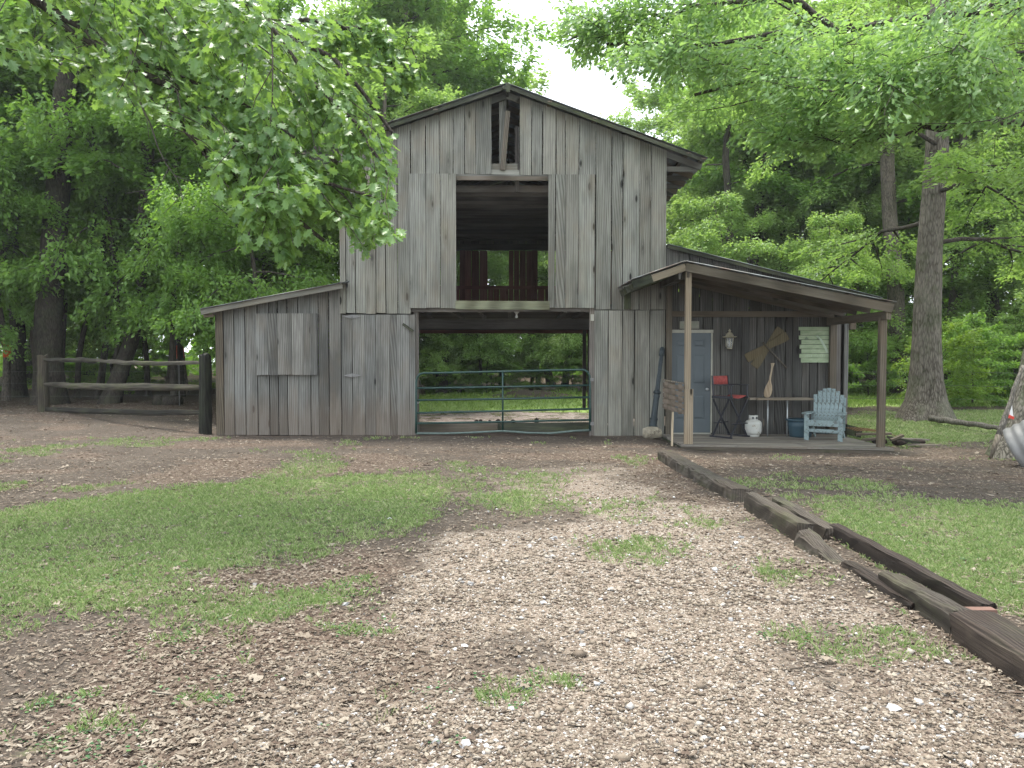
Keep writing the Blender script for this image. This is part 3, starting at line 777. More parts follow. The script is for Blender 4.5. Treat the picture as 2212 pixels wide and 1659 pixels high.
def WX(x, Y=15.8, y=650): return P(x, y, Y).x
def WZ(y, Y=15.8, x=1106): return P(x, y, Y).z
def lerp(a, b, t): return a + (b - a) * t

BY = 15.8
barn = tag(empty('barn'), 'weathered grey plank barn with open hay loft, drive-through and two lean-tos', 'barn')
fw = empty('front_wall', parent=barn)

# roof lines of the main block
RX, RZ = WX(1096), WZ(194)
def roof_z(X): return RZ - 0.365 * (X - RX) if X > RX else RZ - 0.325 * (RX - X)
XL, XR = WX(734), WX(1438.5)
# upper boards above the loft opening and doors
up = [734, 748, 768, 790, 812, 833.7, 859.3, 888]
for a, b in zip(up[:-1], up[1:]):
    zb = WZ(676.5) + random.uniform(-0.01, 0.01)
    plank(fw, WX(a), WX(b), zb, roof_z(WX(a)) - 0.03, roof_z(WX(b)) - 0.03, BY, 'grey')
up = [888, 895, 921, 950.3, 979.3, 1003.7, 1027.7, 1062.5]
zb = WZ(376.5)
for a, b in zip(up[:-1], up[1:]):
    plank(fw, WX(a), WX(b), zb + random.uniform(-0.008, 0.008), roof_z(WX(a)) - 0.03, roof_z(WX(b)) - 0.03, BY, 'grey')
up = [1121.5, 1148.3, 1171.7, 1200.3, 1221.7, 1250.3, 1285.7]
for a, b in zip(up[:-1], up[1:]):
    plank(fw, WX(a), WX(b), WZ(378) + random.uniform(-0.008, 0.008), roof_z(WX(a)) - 0.03, roof_z(WX(b)) - 0.03, BY, 'grey')
up = [1285.7, 1320.3, 1345, 1380.3, 1405.3, 1438.5]
for a, b in zip(up[:-1], up[1:]):
    plank(fw, WX(a), WX(b), WZ(669.5) + random.uniform(-0.008, 0.008), roof_z(WX(a)) - 0.03, roof_z(WX(b)) - 0.03, BY, 'grey')
# lower boards right of the passage
lo = [1282.7, 1314, 1344.5, 1371, 1404, 1437]
for a, b in zip(lo[:-1], lo[1:]):
    plank(fw, WX(a), WX(b), -0.06, WZ(670.5), WZ(670.5), BY + 0.004, 'grey')
# lower boards left of the side door
plank(fw, WX(736), WX(760), -0.04, WZ(680), WZ(680), BY + 0.02, 'brown_grey')
# side door of the passage: boards and strap hinges
sd = empty('plank_door', parent=barn); sd['label'] = 'tall closed plank door with two strap hinges beside the passage'
for a, b in zip([760, 787, 810.3, 841.5, 857, 883, 897], [787, 810.3, 841.5, 857, 883, 896.5, 897]):
    if b > a: plank(sd, WX(a), WX(b), -0.05, WZ(679.5), WZ(679.5), BY + 0.012, 'brown_grey', gap=0.003)
for hy in (684, 811):
    mb = MB(); zc = WZ(hy); x0, x1 = WX(741), WX(780); xm = WX(760)
    mb.prism([(x0, zc), (xm - 0.03, zc - 0.035), (xm + 0.03, zc - 0.035), (x1, zc), (xm + 0.03, zc + 0.035), (xm - 0.03, zc + 0.035)], BY - 0.008, BY + 0.001)
    mb.tube([(xm, BY - 0.012, zc - 0.045), (xm, BY - 0.012, zc + 0.045)], 0.010, 8)
    mb.build('hinge', M['galv'], sd)
# latch bar on the side door edge
board(sd, 'latch', P(893, 716, BY - 0.03), P(870, 700, BY - 0.03), 0.05, 0.02, 'mossy', up=(0, 1, 0))

# trims of gable opening
gt = empty('gable_opening', parent=barn); YG = BY + 0.045
board(gt, 'rafter_end', P(1062, 216, YG), P(1093, 204.5, YG), 0.03, 0.125, 'brown_grey', up=(0, 0, 1))
board(gt, 'rafter_end', P(1093, 204.5, YG), P(1122, 217.5, YG), 0.03, 0.125, 'brown_grey', up=(0, 0, 1))
board(gt, 'king_post', P(1086, 378, YG + 0.05), P(1086, 205, YG + 0.05), 0.145, 0.04, 'grey', up=(0, 1, 0))
board(gt, 'brace', P(1085.5, 367, YG - 0.05), P(1097, 240, YG - 0.12), 0.10, 0.05, 'beam', up=(0, 1, 0))
board(gt, 'cross_board', P(1060, 361, YG + 0.01), P(1118, 361, YG + 0.01), 0.03, 0.135, 'grey')
board(gt, 'cross_board', P(1060, 372.5, YG - 0.01), P(1122, 372.5, YG - 0.01), 0.03, 0.10, 'grey')
board(gt, 'header', P(984, 385, YG - 0.02), P(1186, 386, YG - 0.02), 0.05, 0.085, 'beam')
board(gt, 'header', P(984, 378.5, YG - 0.03), P(1186, 380, YG - 0.03), 0.03, 0.04, 'brown_grey')

# loft doors, proud of the wall
for cuts, zt, zb in (([886, 921, 951.7, 986.5], WZ(376), WZ(666)), ([1183.5, 1198.7, 1220.3, 1248.7, 1284], WZ(378), WZ(665.5))):
    ld = empty('loft_door', parent=barn)
    for a, b in zip(cuts[:-1], cuts[1:]):
        o = plank(ld, WX(a), WX(b), zb + random.uniform(-0.006, 0.006), zt, zt, BY - 0.045, 'grey', gap=0.005, amt=0.12)
    for zc in (zb + 0.25, zt - 0.25):
        board(ld, 'batten', (WX(cuts[0]) + 0.03, BY - 0.008, zc), (WX(cuts[-1]) - 0.03, BY - 0.008, zc), 0.022, 0.12, 'inner')
ls = board(barn, 'loft_sill', P(984, 659, BY - 0.02), P(1187, 660, BY - 0.02), 0.06, 0.175, 'grey', amt=0.0); ls.color = (0.82, 0.86, 0.66, 1)
ls['label'] = 'grey-green sill beam below the hay loft opening'
board(barn, 'passage_header', (WX(888), BY + 0.06, WZ(669)), (WX(1284), BY + 0.06, WZ(668)), 0.06, 0.09, 'inner')

# left lean-to front
ll = empty('left_lean_to', parent=barn)
def ll_z(X): t = (X - WX(432)) / (WX(752) - WX(432)); return lerp(WZ(674), WZ(612), t)
cuts = [463, 481, 504, 528, 555, 580, 599.4, 619.6, 642.8, 669.5, 686.8, 709.5, 735.8]
for a, b in zip(cuts[:-1], cuts[1:]):
    plank(ll, WX(a), WX(b), -0.02, ll_z(WX(a)) - 0.03, ll_z(WX(b)) - 0.03, BY, 'tan' if a == 463 else 'brown_grey', gap=0.007)
board(ll, 'fascia', P(434, 674.5, BY - 0.28), P(740, 617, BY - 0.28), 0.03, 0.105, 'grey')
shut = empty('shutter', parent=barn)
cuts = [556, 580, 601.5, 631.6, 656.7, 671.6, 685.8]
for a, b in zip(cuts[:-1], cuts[1:]):
    plank(shut, WX(a), WX(b), WZ(810) , WZ(677.5), WZ(677.5), BY - 0.09, 'brown_grey', gap=0.002)
for zc in (WZ(795), WZ(692)):
    board(shut, 'batten', (WX(558), BY - 0.045, zc), (WX(684), BY - 0.045, zc), 0.045, 0.09, 'inner')
board(shut, 'side_board', (WX(557) - 0.004, BY - 0.045, WZ(810)), (WX(557) - 0.004, BY - 0.045, WZ(678)), 0.02, 0.065, 'brown_grey', up=(0, 1, 0))

def wall_run(name, parent, fixed, a0, a1, z0, ztop, mat, step=0.2, th=0.022, along='y'):
    """a run of upright boards that the picture shows only edge-on or not at all: one piece"""
    mb = MB(); a = a0
    while a < a1 - 0.02:
        w = min(step * random.uniform(0.8, 1.15), a1 - a); g = 0.004
        y = random.uniform(-0.003, 0.003)
        zt0 = ztop(a) if callable(ztop) else ztop
        if along == 'y': mb.box((fixed + y, a + g, z0), (fixed + y + th, a + w - g, zt0))
        else: mb.box((a + g, fixed + y, z0), (a + w - g, fixed + y + th, zt0))
        a += w
    o = mb.build(name, M[mat], parent); o['kind'] = 'stuff'
    return o
YB = 23.7
wall_run('side_boards', barn, XL - 0.0, BY + 0.03, YB, 2.45, roof_z(XL) - 0.05, 'grey')
wall_run('side_boards', barn, XR - 0.03, BY + 0.03, YB, 0.0, roof_z(XR) - 0.05, 'grey')
wall_run('side_boards', barn, WX(463), BY + 0.03, YB, 0.0, ll_z(WX(463)) - 0.05, 'brown_grey')
wall_run('rear_boards', barn, YB, WX(463), XL, 0.0, lambda a: ll_z(a) - 0.05, 'brown_grey', along='x')
wall_run('stall_boards', barn, -3.25, BY + 0.5, YB - 0.1, -0.02, 2.5, 'inner')
wall_run('stall_boards', barn, 2.32, BY + 0.5, YB - 0.1, -0.02, 2.5, 'inner')
RTX = WX(1829)      # right corner of the right lean-to
def rl_z(X): return lerp(WZ(531), WZ(655), (X - WX(1438)) / (WX(1934) - WX(1438)))
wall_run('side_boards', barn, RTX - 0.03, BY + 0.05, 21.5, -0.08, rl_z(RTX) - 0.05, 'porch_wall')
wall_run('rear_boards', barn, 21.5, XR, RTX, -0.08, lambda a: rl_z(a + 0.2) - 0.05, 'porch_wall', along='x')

# passage: posts, beams, loft floor, lamp
for X, Y, z1 in ((WX(1279), BY + 0.05, 2.6), (WX(897), BY + 0.14, 2.55), (2.22, 19.0, 2.5), (2.22, 23.6, 2.4), (-3.15, 19.0, 2.5), (-3.15, 23.6, 2.4), (1.95, 17.3, 2.5)):
    board(barn, 'post', (X, Y, -0.05), (X, Y, z1), 0.10, 0.10, 'inner', up=(0, 1, 0))
fl = empty('loft_floor', parent=barn)
y = BY + 0.12
while y < 18.0:
    board(barn, 'ceiling_board', (-3.2, y + 0.1, 2.575), (2.3, y + 0.1, 2.575), 0.20, 0.02, 'inner', seg=1); y += 0.21
y = BY + 0.1
while y < YB:
    board(fl, 'floor_board', (XL + 0.05, y + 0.11, 2.66), (XR - 0.05, y + 0.11, 2.66), 0.215, 0.03, 'inner', seg=1); y += 0.225
for a, b in (((900, 673), (934, 689)), ((972, 676), (1000, 691)), ((1037, 676), (1047, 691)), ((1101, 676), (1101, 692)), ((1222, 676), (1206, 691)), ((1268, 676), (1239, 691))):
    board(barn, 'joist', P(*a, BY + 0.2).xy.to_3d() + Vector((0, 0, 2.535)), P(*b, 18.0).xy.to_3d() + Vector((0, 0, 2.50)), 0.09, 0.05, 'brown_grey')
board(barn, 'cross_beam', (-3.3, 18.1, 2.36), (2.4, 18.1, 2.36), 0.10, 0.22, 'inner')
board(barn, 'cross_beam', (-3.3, 21.0, 2.42), (2.4, 21.0, 2.42), 0.08, 0.18, 'inner')
board(barn, 'rear_lintel', (-3.4, 23.65, 2.37), (3.1, 23.65, 2.37), 0.10, 0.12, 'red')
board(barn, 'threshold_board', P(902, 925, 16.55), P(1075, 926, 16.5), 0.05, 0.26, 'beam', label='low brown board across the passage floor')
board(barn, 'threshold_board', P(1075, 926, 16.62), P(1275, 924, 16.62), 0.05, 0.24, 'mossy')
mb = MB(); mb.box((WX(1276), BY - 0.03, WZ(693)), (WX(1283), BY + 0.0, WZ(679)))
mb.build('switch_box', M['trim'], barn)
for k, (x, r) in enumerate(((1029, 0.05), (1038, 0.05), (1058, 0.035), (1076, 0.06), (1108, 0.05), (1159, 0.06), (1092, 0.03))):
    p = P(x, 906 if x != 1159 else 903, 16.9); mb = MB(); v, f = ico()
    mb.add([(p.x + a * r * random.uniform(0.7, 1.4), 16.95 + b * r, 0.05 + max(-0.05, (p.z - 0.05) * 0.7 + c * r * random.uniform(0.7, 1.3))) for a, b, c in v], f, True)
    o = mb.build('mud_clod', M['mud'])
    tag(o, 'dark clod of mud on the passage floor behind the gate', 'mud clod', 'mud clods behind the gate')

# hay loft inside: ceiling joists, red boarded rear wall with openings
y = 16.3
while y < 23.4:
    board(barn, 'ceiling_joist', (XL + 0.05, y, 5.12), (XR - 0.06, y, 5.12), 0.045, 0.15, 'inner', seg=1); y += 0.42
board(barn, 'tie_post', (WX(1117), 16.25, 5.05), (WX(1117), 16.25, 6.4), 0.09, 0.05, 'inner', up=(0, 1, 0))
rw = empty('rear_wall', parent=barn)
def bx(x): return WX(x, YB, 600)
zt, zw1, zw0, zr = 6.5, P(1100, 541.5, YB).z, P(1100, 618, YB).z, 2.33
wins = [(bx(942), bx(992.5)), (bx(1053.5), bx(1099)), (bx(1161.5), bx(1212))]
X = XL + 0.05; ks = [X]
while X < XR - 0.1:
    X = min(X + random.uniform(0.17, 0.27), XR - 0.05); ks.append(X)
edges = sorted(set([k for k in ks if all(abs(k - e) > 0.09 for w in wins for e in w)] + [e for w in wins for e in w]))
for a, b in zip(edges[:-1], edges[1:]):
    mid = (a + b) / 2; hole = any(w[0] - 0.001 < mid < w[1] + 0.001 for w in wins)
    if hole:
        plank(rw, a, b, zr, zw0, zw0, YB, 'red', gap=0.006)
        plank(rw, a, b, zw1, roof_z(a) - 0.1, roof_z(b) - 0.1, YB, 'inner', gap=0.004)
    else:
        plank(rw, a, b, zr, zw1, zw1, YB, 'red', gap=0.006)
        plank(rw, a, b, zw1 + 0.01, roof_z(a) - 0.1, roof_z(b) - 0.1, YB, 'inner', gap=0.003)
board(rw, 'rail', (XL + 0.1, YB - 0.05, P(1100, 621.5, YB).z), (XR - 0.1, YB - 0.05, P(1100, 621.5, YB).z), 0.05, 0.10, 'red')
board(rw, 'rail', (XL + 0.1, YB - 0.06, P(1100, 534, YB).z), (XR - 0.1, YB - 0.06, P(1100, 534, YB).z), 0.05, 0.18, 'beam')
for x in (999, 1154.5):
    board(rw, 'stud', (bx(x), YB - 0.05, 2.7), (bx(x), YB - 0.05, zw1), 0.16, 0.05, 'red', up=(0, 1, 0))

# ------------------------------------------------------------------ roofs
def sheet(parent, a0, a1, b0, b1, waves=7, amp=0.011, name='roof_sheet'):
    a0, a1, b0, b1 = map(Vector, (a0, a1, b0, b1))
    nrm = (a1 - a0).cross(b0 - a0).normalized()
    if nrm.z < 0: nrm = -nrm
    vs = []; n = waves * 4
    for i in range(n + 1):
        t = i / n; o = nrm * (amp * math.sin(t * waves * 2 * math.pi))
        vs.append(a0.lerp(a1, t) + o); vs.append(b0.lerp(b1, t) + o + Vector((random.uniform(-.004, .004), 0, 0)))
    c = (a0 + b1) / 2
    me = bpy.data.meshes.new(name)
    me.from_pydata([tuple(v - c) for v in vs], [], [(2*i, 2*i+1, 2*i+3, 2*i+2) for i in range(n)])
    me.polygons.foreach_set('use_smooth', [True] * n); me.update()
    o = link(name, me, M['roof'], parent, c)
    md = o.modifiers.new('sheet thickness', 'SOLIDIFY'); md.thickness = 0.0025
    return tint(o, 0.2, 0.04)
rf = empty('main_roof', parent=barn)
XER, XEL = XR + 0.80, XL - 0.78
Y0, Y1 = BY - 0.30, YB + 0.4
n = 12
for k in range(n):
    ya, yb = lerp(Y0, Y1, k / n) - (0.04 if k else 0), lerp(Y0, Y1, (k + 1) / n)
    j = random.uniform(-0.03, 0.03); lift = 0.004 * (k % 2)
    for xe in (XER + j, XEL + j):
        sheet(rf, (RX + (0.02 if xe > RX else -0.02), ya, RZ + 0.03 + lift), (RX + (0.02 if xe > RX else -0.02), yb, RZ + 0.03 + lift), (xe, ya, roof_z(xe) + 0.03 + lift), (xe, yb, roof_z(xe) + 0.03 + lift), 7)
board(rf, 'ridge_beam', (RX, Y0 - 0.06, RZ - 0.06), (RX, Y1, RZ - 0.06), 0.05, 0.16, 'mossy', up=(0, 0, 1))
board(rf, 'ridge_end', P(1097, 199, Y0 - 0.05), P(1098, 182, Y0 - 0.05), 0.075, 0.05, 'mossy', up=(0, 1, 0))
board(rf, 'ridge_end', P(1088, 193, Y0 - 0.05), P(1091, 186, Y0 - 0.05), 0.08, 0.05, 'mossy', up=(0, 1, 0))
y = BY + 0.03
while y < YB + 0.3:
    for xe in (XER - 0.09, XEL + 0.09):
        board(rf, 'rafter', (RX, y, RZ - 0.11), (xe, y, roof_z(xe) - 0.11), 0.045, 0.12, 'brown_grey' if y < 16 else 'beam', seg=1)
    board(rf, 'lookout', (XR - 0.3, y + 0.05, roof_z(XER) - 0.10), (XER - 0.16, y + 0.05, roof_z(XER) - 0.10), 0.04, 0.10, 'brown_grey', seg=1)
    y += 0.78
for xe in (XER - 0.12, XER - 0.42, XR - 0.6, XR - 1.5, XR - 2.4, XEL + 0.12, XEL + 0.5, XL + 1.0, XL + 2.0):
    zc = roof_z(xe) - 0.015
    board(rf, 'purlin', (xe, Y0 + 0.02, zc), (xe, Y1, zc), 0.09, 0.03, 'beam', seg=1)
# edge boards following the gable
board(rf, 'barge_board', (RX - 0.03, Y0 + 0.04, RZ - 0.045), (XEL + 0.1, Y0 + 0.04, roof_z(XEL + 0.1) - 0.045), 0.03, 0.07, 'mossy')
board(rf, 'barge_board', (RX + 0.03, Y0 + 0.04, RZ - 0.045), (XER - 0.1, Y0 + 0.04, roof_z(XER - 0.1) - 0.045), 0.03, 0.07, 'mossy')
lf = empty('left_lean_to_roof', parent=barn)
xa, xb = WX(757, 15.5), WX(432, 15.5); za, zbb = WZ(608.5, 15.5), WZ(669, 15.5)
for k in range(12):
    ya, yb = lerp(BY - 0.33, YB, k / 12) - (0.04 if k else 0), lerp(BY - 0.33, YB, (k + 1) / 12)
    xt = xa if k == 0 else XL + 0.0
    zt_ = za if k == 0 else lerp(zbb, za, (xt - xb) / (xa - xb))
    sheet(lf, (xt, ya, zt_ + 0.01), (XL, yb, lerp(zbb, za, (XL - xb) / (xa - xb)) + 0.01) if k == 0 else (xt, yb, zt_ + 0.01), (xb, ya, zbb + 0.01), (xb, yb, zbb + 0.01), 7)
y = BY + 0.1
while y < YB:
    board(lf, 'rafter', (XL, y, ll_z(XL) - 0.05), (xb + 0.08, y, ll_z(xb + 0.08) - 0.05), 0.045, 0.1, 'inner', seg=1); y += 1.2
board(lf, 'eave_block', P(440, 682, BY - 0.2), P(462, 681, BY - 0.2), 0.04, 0.07, 'tan')
rl = empty('right_lean_to_roof', parent=barn)
xa, xb = XR + 0.005, WX(1900)
for k in range(8):
    ya, yb = lerp(BY - 0.16, 21.7, k / 8) - (0.04 if k else 0), lerp(BY - 0.16, 21.7, (k + 1) / 8)
    sheet(rl, (xa, ya, rl_z(xa) + 0.02), (xa, yb, rl_z(xa) + 0.02), (xb, ya, rl_z(xb) + 0.02), (xb, yb, rl_z(xb) + 0.02), 8)
board(rl, 'barge_board', (xa, BY - 0.12, rl_z(xa) - 0.02), (xb - 0.05, BY - 0.12, rl_z(xb - 0.05) - 0.02), 0.03, 0.075, 'mossy')
board(rl, 'eave_beam', (RTX + 0.10, BY - 0.1, WZ(702)), (RTX + 0.10, 21.4, WZ(702)), 0.11, 0.19, 'tan')

# ------------------------------------------------------------------ lean-to wall under the porch
pw = empty('porch_wall', parent=barn)
DX0, DX1, DZ0, DZ1 = WX(1445.6), WX(1540), 0.0, WZ(713)
upc = [1438.5, 1466, 1488.5, 1511, 1539, 1562, 1590.5, 1619, 1644.5, 1668.5, 1695.5, 1724, 1754, 1780, 1806, 1829]
for a, b in zip(upc[:-1], upc[1:]):
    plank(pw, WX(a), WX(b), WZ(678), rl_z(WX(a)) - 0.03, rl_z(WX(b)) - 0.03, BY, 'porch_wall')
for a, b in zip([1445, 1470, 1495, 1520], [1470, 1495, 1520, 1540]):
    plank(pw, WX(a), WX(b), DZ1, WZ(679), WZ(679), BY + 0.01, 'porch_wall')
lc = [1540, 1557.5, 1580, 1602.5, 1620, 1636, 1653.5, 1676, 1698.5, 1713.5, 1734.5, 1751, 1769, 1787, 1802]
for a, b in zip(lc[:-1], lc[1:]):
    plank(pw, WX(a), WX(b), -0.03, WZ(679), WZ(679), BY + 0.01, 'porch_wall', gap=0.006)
board(pw, 'ledger', (WX(1446), BY - 0.03, WZ(678.5)), (WX(1800), BY - 0.03, WZ(679)), 0.05, 0.115, 'tan')
board(pw, 'corner_board', (WX(1829), BY - 0.01, -0.1), (WX(1829), BY - 0.01, WZ(690)), 0.08, 0.03, 'brown_grey', up=(0, 1, 0))
board(pw, 'corner_board', (WX(1804), BY + 0.05, -0.1), (WX(1804), BY + 0.05, WZ(690)), 0.3, 0.03, 'inner', up=(0, 1, 0))

# door
dr = empty('panel_door', parent=barn); dr['label'] = 'blue-grey six-panel door with cream frame behind the porch post'
dx0, dx1, dz0, dz1 = WX(1448), WX(1536.5), 0.03, WZ(719.5)
mb = MB(); yd = BY - 0.002
# stiles and rails stand proud of the sunk fields
W = dx1 - dx0
cols = [(dx0, dx0 + 0.115), ((dx0 + dx1) / 2 - 0.055, (dx0 + dx1) / 2 + 0.055), (dx1 - 0.115, dx1)]
Yz = lambda y: WZ(y)
rails = [(dz0, Yz(906)), (Yz(852.7), Yz(829.5)), (Yz(764.6), Yz(750.4)), (Yz(732.6), dz1)]
mb.box((dx0, yd + 0.012, dz0), (dx1, yd + 0.045, dz1))
for c in cols: mb.box((c[0], yd, dz0), (c[1], yd + 0.011, dz1))
for r_ in rails:
    for c0, c1 in ((cols[0][1], cols[1][0]), (cols[1][1], cols[2][0])): mb.box((c0, yd + 0.0005, r_[0]), (c1, yd + 0.011, r_[1]))
mb.build('door_slab', M['door'], dr)
for c0, c1 in ((cols[0][1], cols[1][0]), (cols[1][1], cols[2][0])):
    for z0, z1 in ((Yz(906), Yz(852.7)), (Yz(829.5), Yz(764.6)), (Yz(750.4), Yz(732.6))):
        m_ = MB(); b1, b2 = 0.018, 0.05
        vs = [(c0+b1, yd+.0115, z0+b1), (c1-b1, yd+.0115, z0+b1), (c1-b1, yd+.0115, z1-b1), (c0+b1, yd+.0115, z1-b1),
              (c0+b2, yd+.001, z0+b2), (c1-b2, yd+.001, z0+b2), (c1-b2, yd+.001, z1-b2), (c0+b2, yd+.001, z1-b2)]
        m_.add(vs, [(4, 5, 6, 7), (0, 1, 5, 4), (1, 2, 6, 5), (2, 3, 7, 6), (3, 0, 4, 7)])
        m_.build('door_panel', M['door'], dr)
mb = MB(); kx, kz = WX(1528.6), WZ(840.6)
mb.lathe([(0.0, 0), (0.032, 0), (0.034, 0.006), (0.014, 0.012), (0.014, 0.03), (0.027, 0.04), (0.030, 0.052), (0.02, 0.064), (0, 0.066)], 16, Matrix.Translation((kx, yd - 0.0005, kz)) @ Matrix.Rotation(R(90), 4, 'X'))
mb.build('knob', M['steel'], dr)
mb = MB()
mb.box((WX(1446), BY - 0.02, dz1 + 0.003), (WX(1541), BY + 0.02, DZ1 + 0.005)); mb.box((dx1 + 0.003, BY - 0.02, dz0), (WX(1540), BY + 0.02, dz1))
mb.box((dx0 - 0.03, BY - 0.02, 0.0), (dx1 + 0.01, BY + 0.03, dz0 - 0.004))
mb.build('door_frame', M['trim'], dr)

# ------------------------------------------------------------------ porch
PX, PXR = 3.21, 6.50
YFL, YFR = 14.05, 13.5
pd = empty('porch_deck', parent=barn)
nb = 14
for k in range(nb):
    yl0, yl1 = lerp(BY - 0.03, 13.95, k / nb), lerp(BY - 0.03, 13.95, (k + 1) / nb)
    yr0, yr1 = lerp(BY - 0.03, 13.32, k / nb), lerp(BY - 0.03, 13.32, (k + 1) / nb)
    for xa_, xb_, ta, tb in ((3.08 if k else 3.08, lerp(5.1, 5.25, k / nb), 0, 0.58), (lerp(5.1, 5.25, k / nb) + 0.006, 6.66, 0.585, 1)):
        c = Vector((xa_, (yl0 + yl1) / 2, -0.02)); g = 0.0018
        q = [(xa_, lerp(yl0, yr0, ta) - g), (xb_, lerp(yl0, yr0, tb) - g), (xb_, lerp(yl1, yr1, tb) + g), (xa_, lerp(yl1, yr1, ta) + g)]
        # local z runs along the board
        vs = [(-(zz_), y_ - c.y, x_ - c.x) for zz_ in (-0.02, 0.02) for x_, y_ in q]
        me = bpy.data.meshes.new('deck_board'); me.from_pydata(vs, [], [(0, 1, 2, 3), (7, 6, 5, 4), (0, 4, 5, 1), (1, 5, 6, 2), (2, 6, 7, 3), (3, 7, 4, 0)]); me.update()
        o = link('deck_board', me, M['deck'], pd); o.location = c; o.rotation_euler = (0, R(90), 0); tint(o, 0.07)
board(pd, 'rim_board', (3.08, 13.975, -0.07), (6.66, 13.345, -0.08), 0.03, 0.06, 'beam')
board(pd, 'rim_board', (3.1, 13.98, -0.07), (3.1, 15.75, -0.07), 0.03, 0.06, 'mossy')
board(pd, 'rim_board', (6.64, 13.36, -0.07), (6.64, 15.75, -0.07), 0.03, 0.06, 'mossy')
# posts
o = board(barn, 'porch_post', (PX, YFL, 0.0), (PX, YFL, WZ(585, YFL)), 0.10, 0.10, 'new', up=(0, 1, 0), amt=0.0); o['label'] = 'fresh tan porch post in front of the door'
board(barn, 'post_sleeve', (PX + 0.015, YFL - 0.055, 0.0), (PX + 0.015, YFL - 0.055, WZ(840, YFL)), 0.155, 0.035, 'new', up=(0, 1, 0), amt=0.0)
o = board(barn, 'porch_post', (PXR, YFR, -0.0), (PXR, YFR, WZ(686, YFR)), 0.115, 0.10, 'tan', up=(0, 1, 0), amt=0.0); o['label'] = 'brown porch post at the outer corner'
board(barn, 'porch_post', (PX, BY - 0.06, 0.0), (PX, BY - 0.06, WZ(602)), 0.11, 0.09, 'tan', up=(0, 1, 0))
board(barn, 'porch_post', (PXR + 0.06, BY - 0.07, 0.0), (PXR + 0.06, BY - 0.07, WZ(685)), 0.13, 0.09, 'tan', up=(0, 1, 0))
pr = empty('porch_roof', parent=barn)
ZP = WZ(566, 13.95); PRX = WX(1481, 13.95, 566)
YL_, YR_ = 13.95, 13.25
XE = WX(1936, YR_, 660); ZE = WZ(655, YR_)
XW = WX(1364, 13.95, 605); ZW = WZ(606, 13.95)
nsh = 4
for k in range(nsh):
    ta, tb = k / nsh, (k + 1) / nsh
    ya0, ya1 = lerp(YL_ - 0.05, BY - 0.02, ta) - (0.03 if k else 0), lerp(YL_ - 0.05, BY - 0.02, tb)
    yb0, yb1 = lerp(YR_ - 0.05, BY - 0.02, ta) - (0.03 if k else 0), lerp(YR_ - 0.05, BY - 0.02, tb)
    l_ = 0.004 * k
    sheet(pr, (PRX, ya0, ZP + 0.015 + l_), (PRX, ya1, ZP + 0.015 + l_), (XE, yb0, ZE + 0.015 + l_), (XE, yb1, ZE + 0.015 + l_), 6)
    sheet(pr, (PRX - 0.01, ya0, ZP + 0.015 + l_), (PRX - 0.01, ya1, ZP + 0.015 + l_), (XW, ya0, ZW + 0.015 + l_), (XW, ya1, ZW + 0.015 + l_), 6)
def on_r(t, dz, y_=None):  # point on right slope
    return Vector((lerp(PRX, XE, t), lerp(YL_, YR_, t) if y_ is None else lerp(y_[0], y_[1], t), lerp(ZP, ZE, t) + dz))
board(pr, 'fascia', on_r(0.0, -0.09), on_r(0.985, -0.10), 0.035, 0.15, 'tan', amt=0.0)
lfp = Vector((lerp(PRX, XW, 0.62), YL_, lerp(ZP, ZW, 0.62)))
board(pr, 'fascia', (PRX, YL_, ZP - 0.09), lfp + Vector((0, 0, -0.09)), 0.035, 0.13, 'new', amt=0.0)
board(pr, 'fascia', lfp + Vector((0, 0, -0.08)), (XW + 0.02, YL_, ZW - 0.08), 0.04, 0.15, 'mossy')
board(pr, 'drip_board', (XW + 0.20, BY - 0.03, WZ(668)), (XW + 0.20, BY - 0.03, WZ(620)), 0.14, 0.03, 'mossy', up=(0, 1, 0))
for f in (0.28, 0.5, 0.72, 0.95):
    ya_, yb_ = lerp(YL_, BY, f), lerp(YR_, BY, f)
    a = on_r(0.0, -0.09, (ya_, yb_)); b = on_r(0.97, -0.09, (ya_, yb_))
    board(pr, 'rafter', a, b, 0.04, 0.14, 'beam')
    board(pr, 'rafter', (PRX, ya_, ZP - 0.09), (XW + 0.05, ya_, ZW - 0.09), 0.04, 0.12, 'mossy')
for t in (0.06, 0.3, 0.55, 0.8, 0.97):
    a = on_r(t, -0.008); board(pr, 'purlin', (a.x, a.y + 0.02, a.z), (a.x, BY, a.z), 0.09, 0.025, 'beam', up=(0.2, 0, 1))
board(pr, 'ridge_beam', (PRX + 0.06, YL_ + 0.03, ZP - 0.21), (PRX + 0.06, BY, ZP - 0.21), 0.045, 0.13, 'beam')
board(pr, 'ridge_beam', (PRX - 0.09, YL_ + 0.05, ZP - 0.23), (PRX - 0.09, BY, ZP - 0.23), 0.045, 0.15, 'inner')
board(pr, 'side_beam', (PXR, YFR - 0.22, WZ(681, 13.3)), (PXR, BY, WZ(681, 13.3)), 0.09, 0.145, 'tan', amt=0.0)
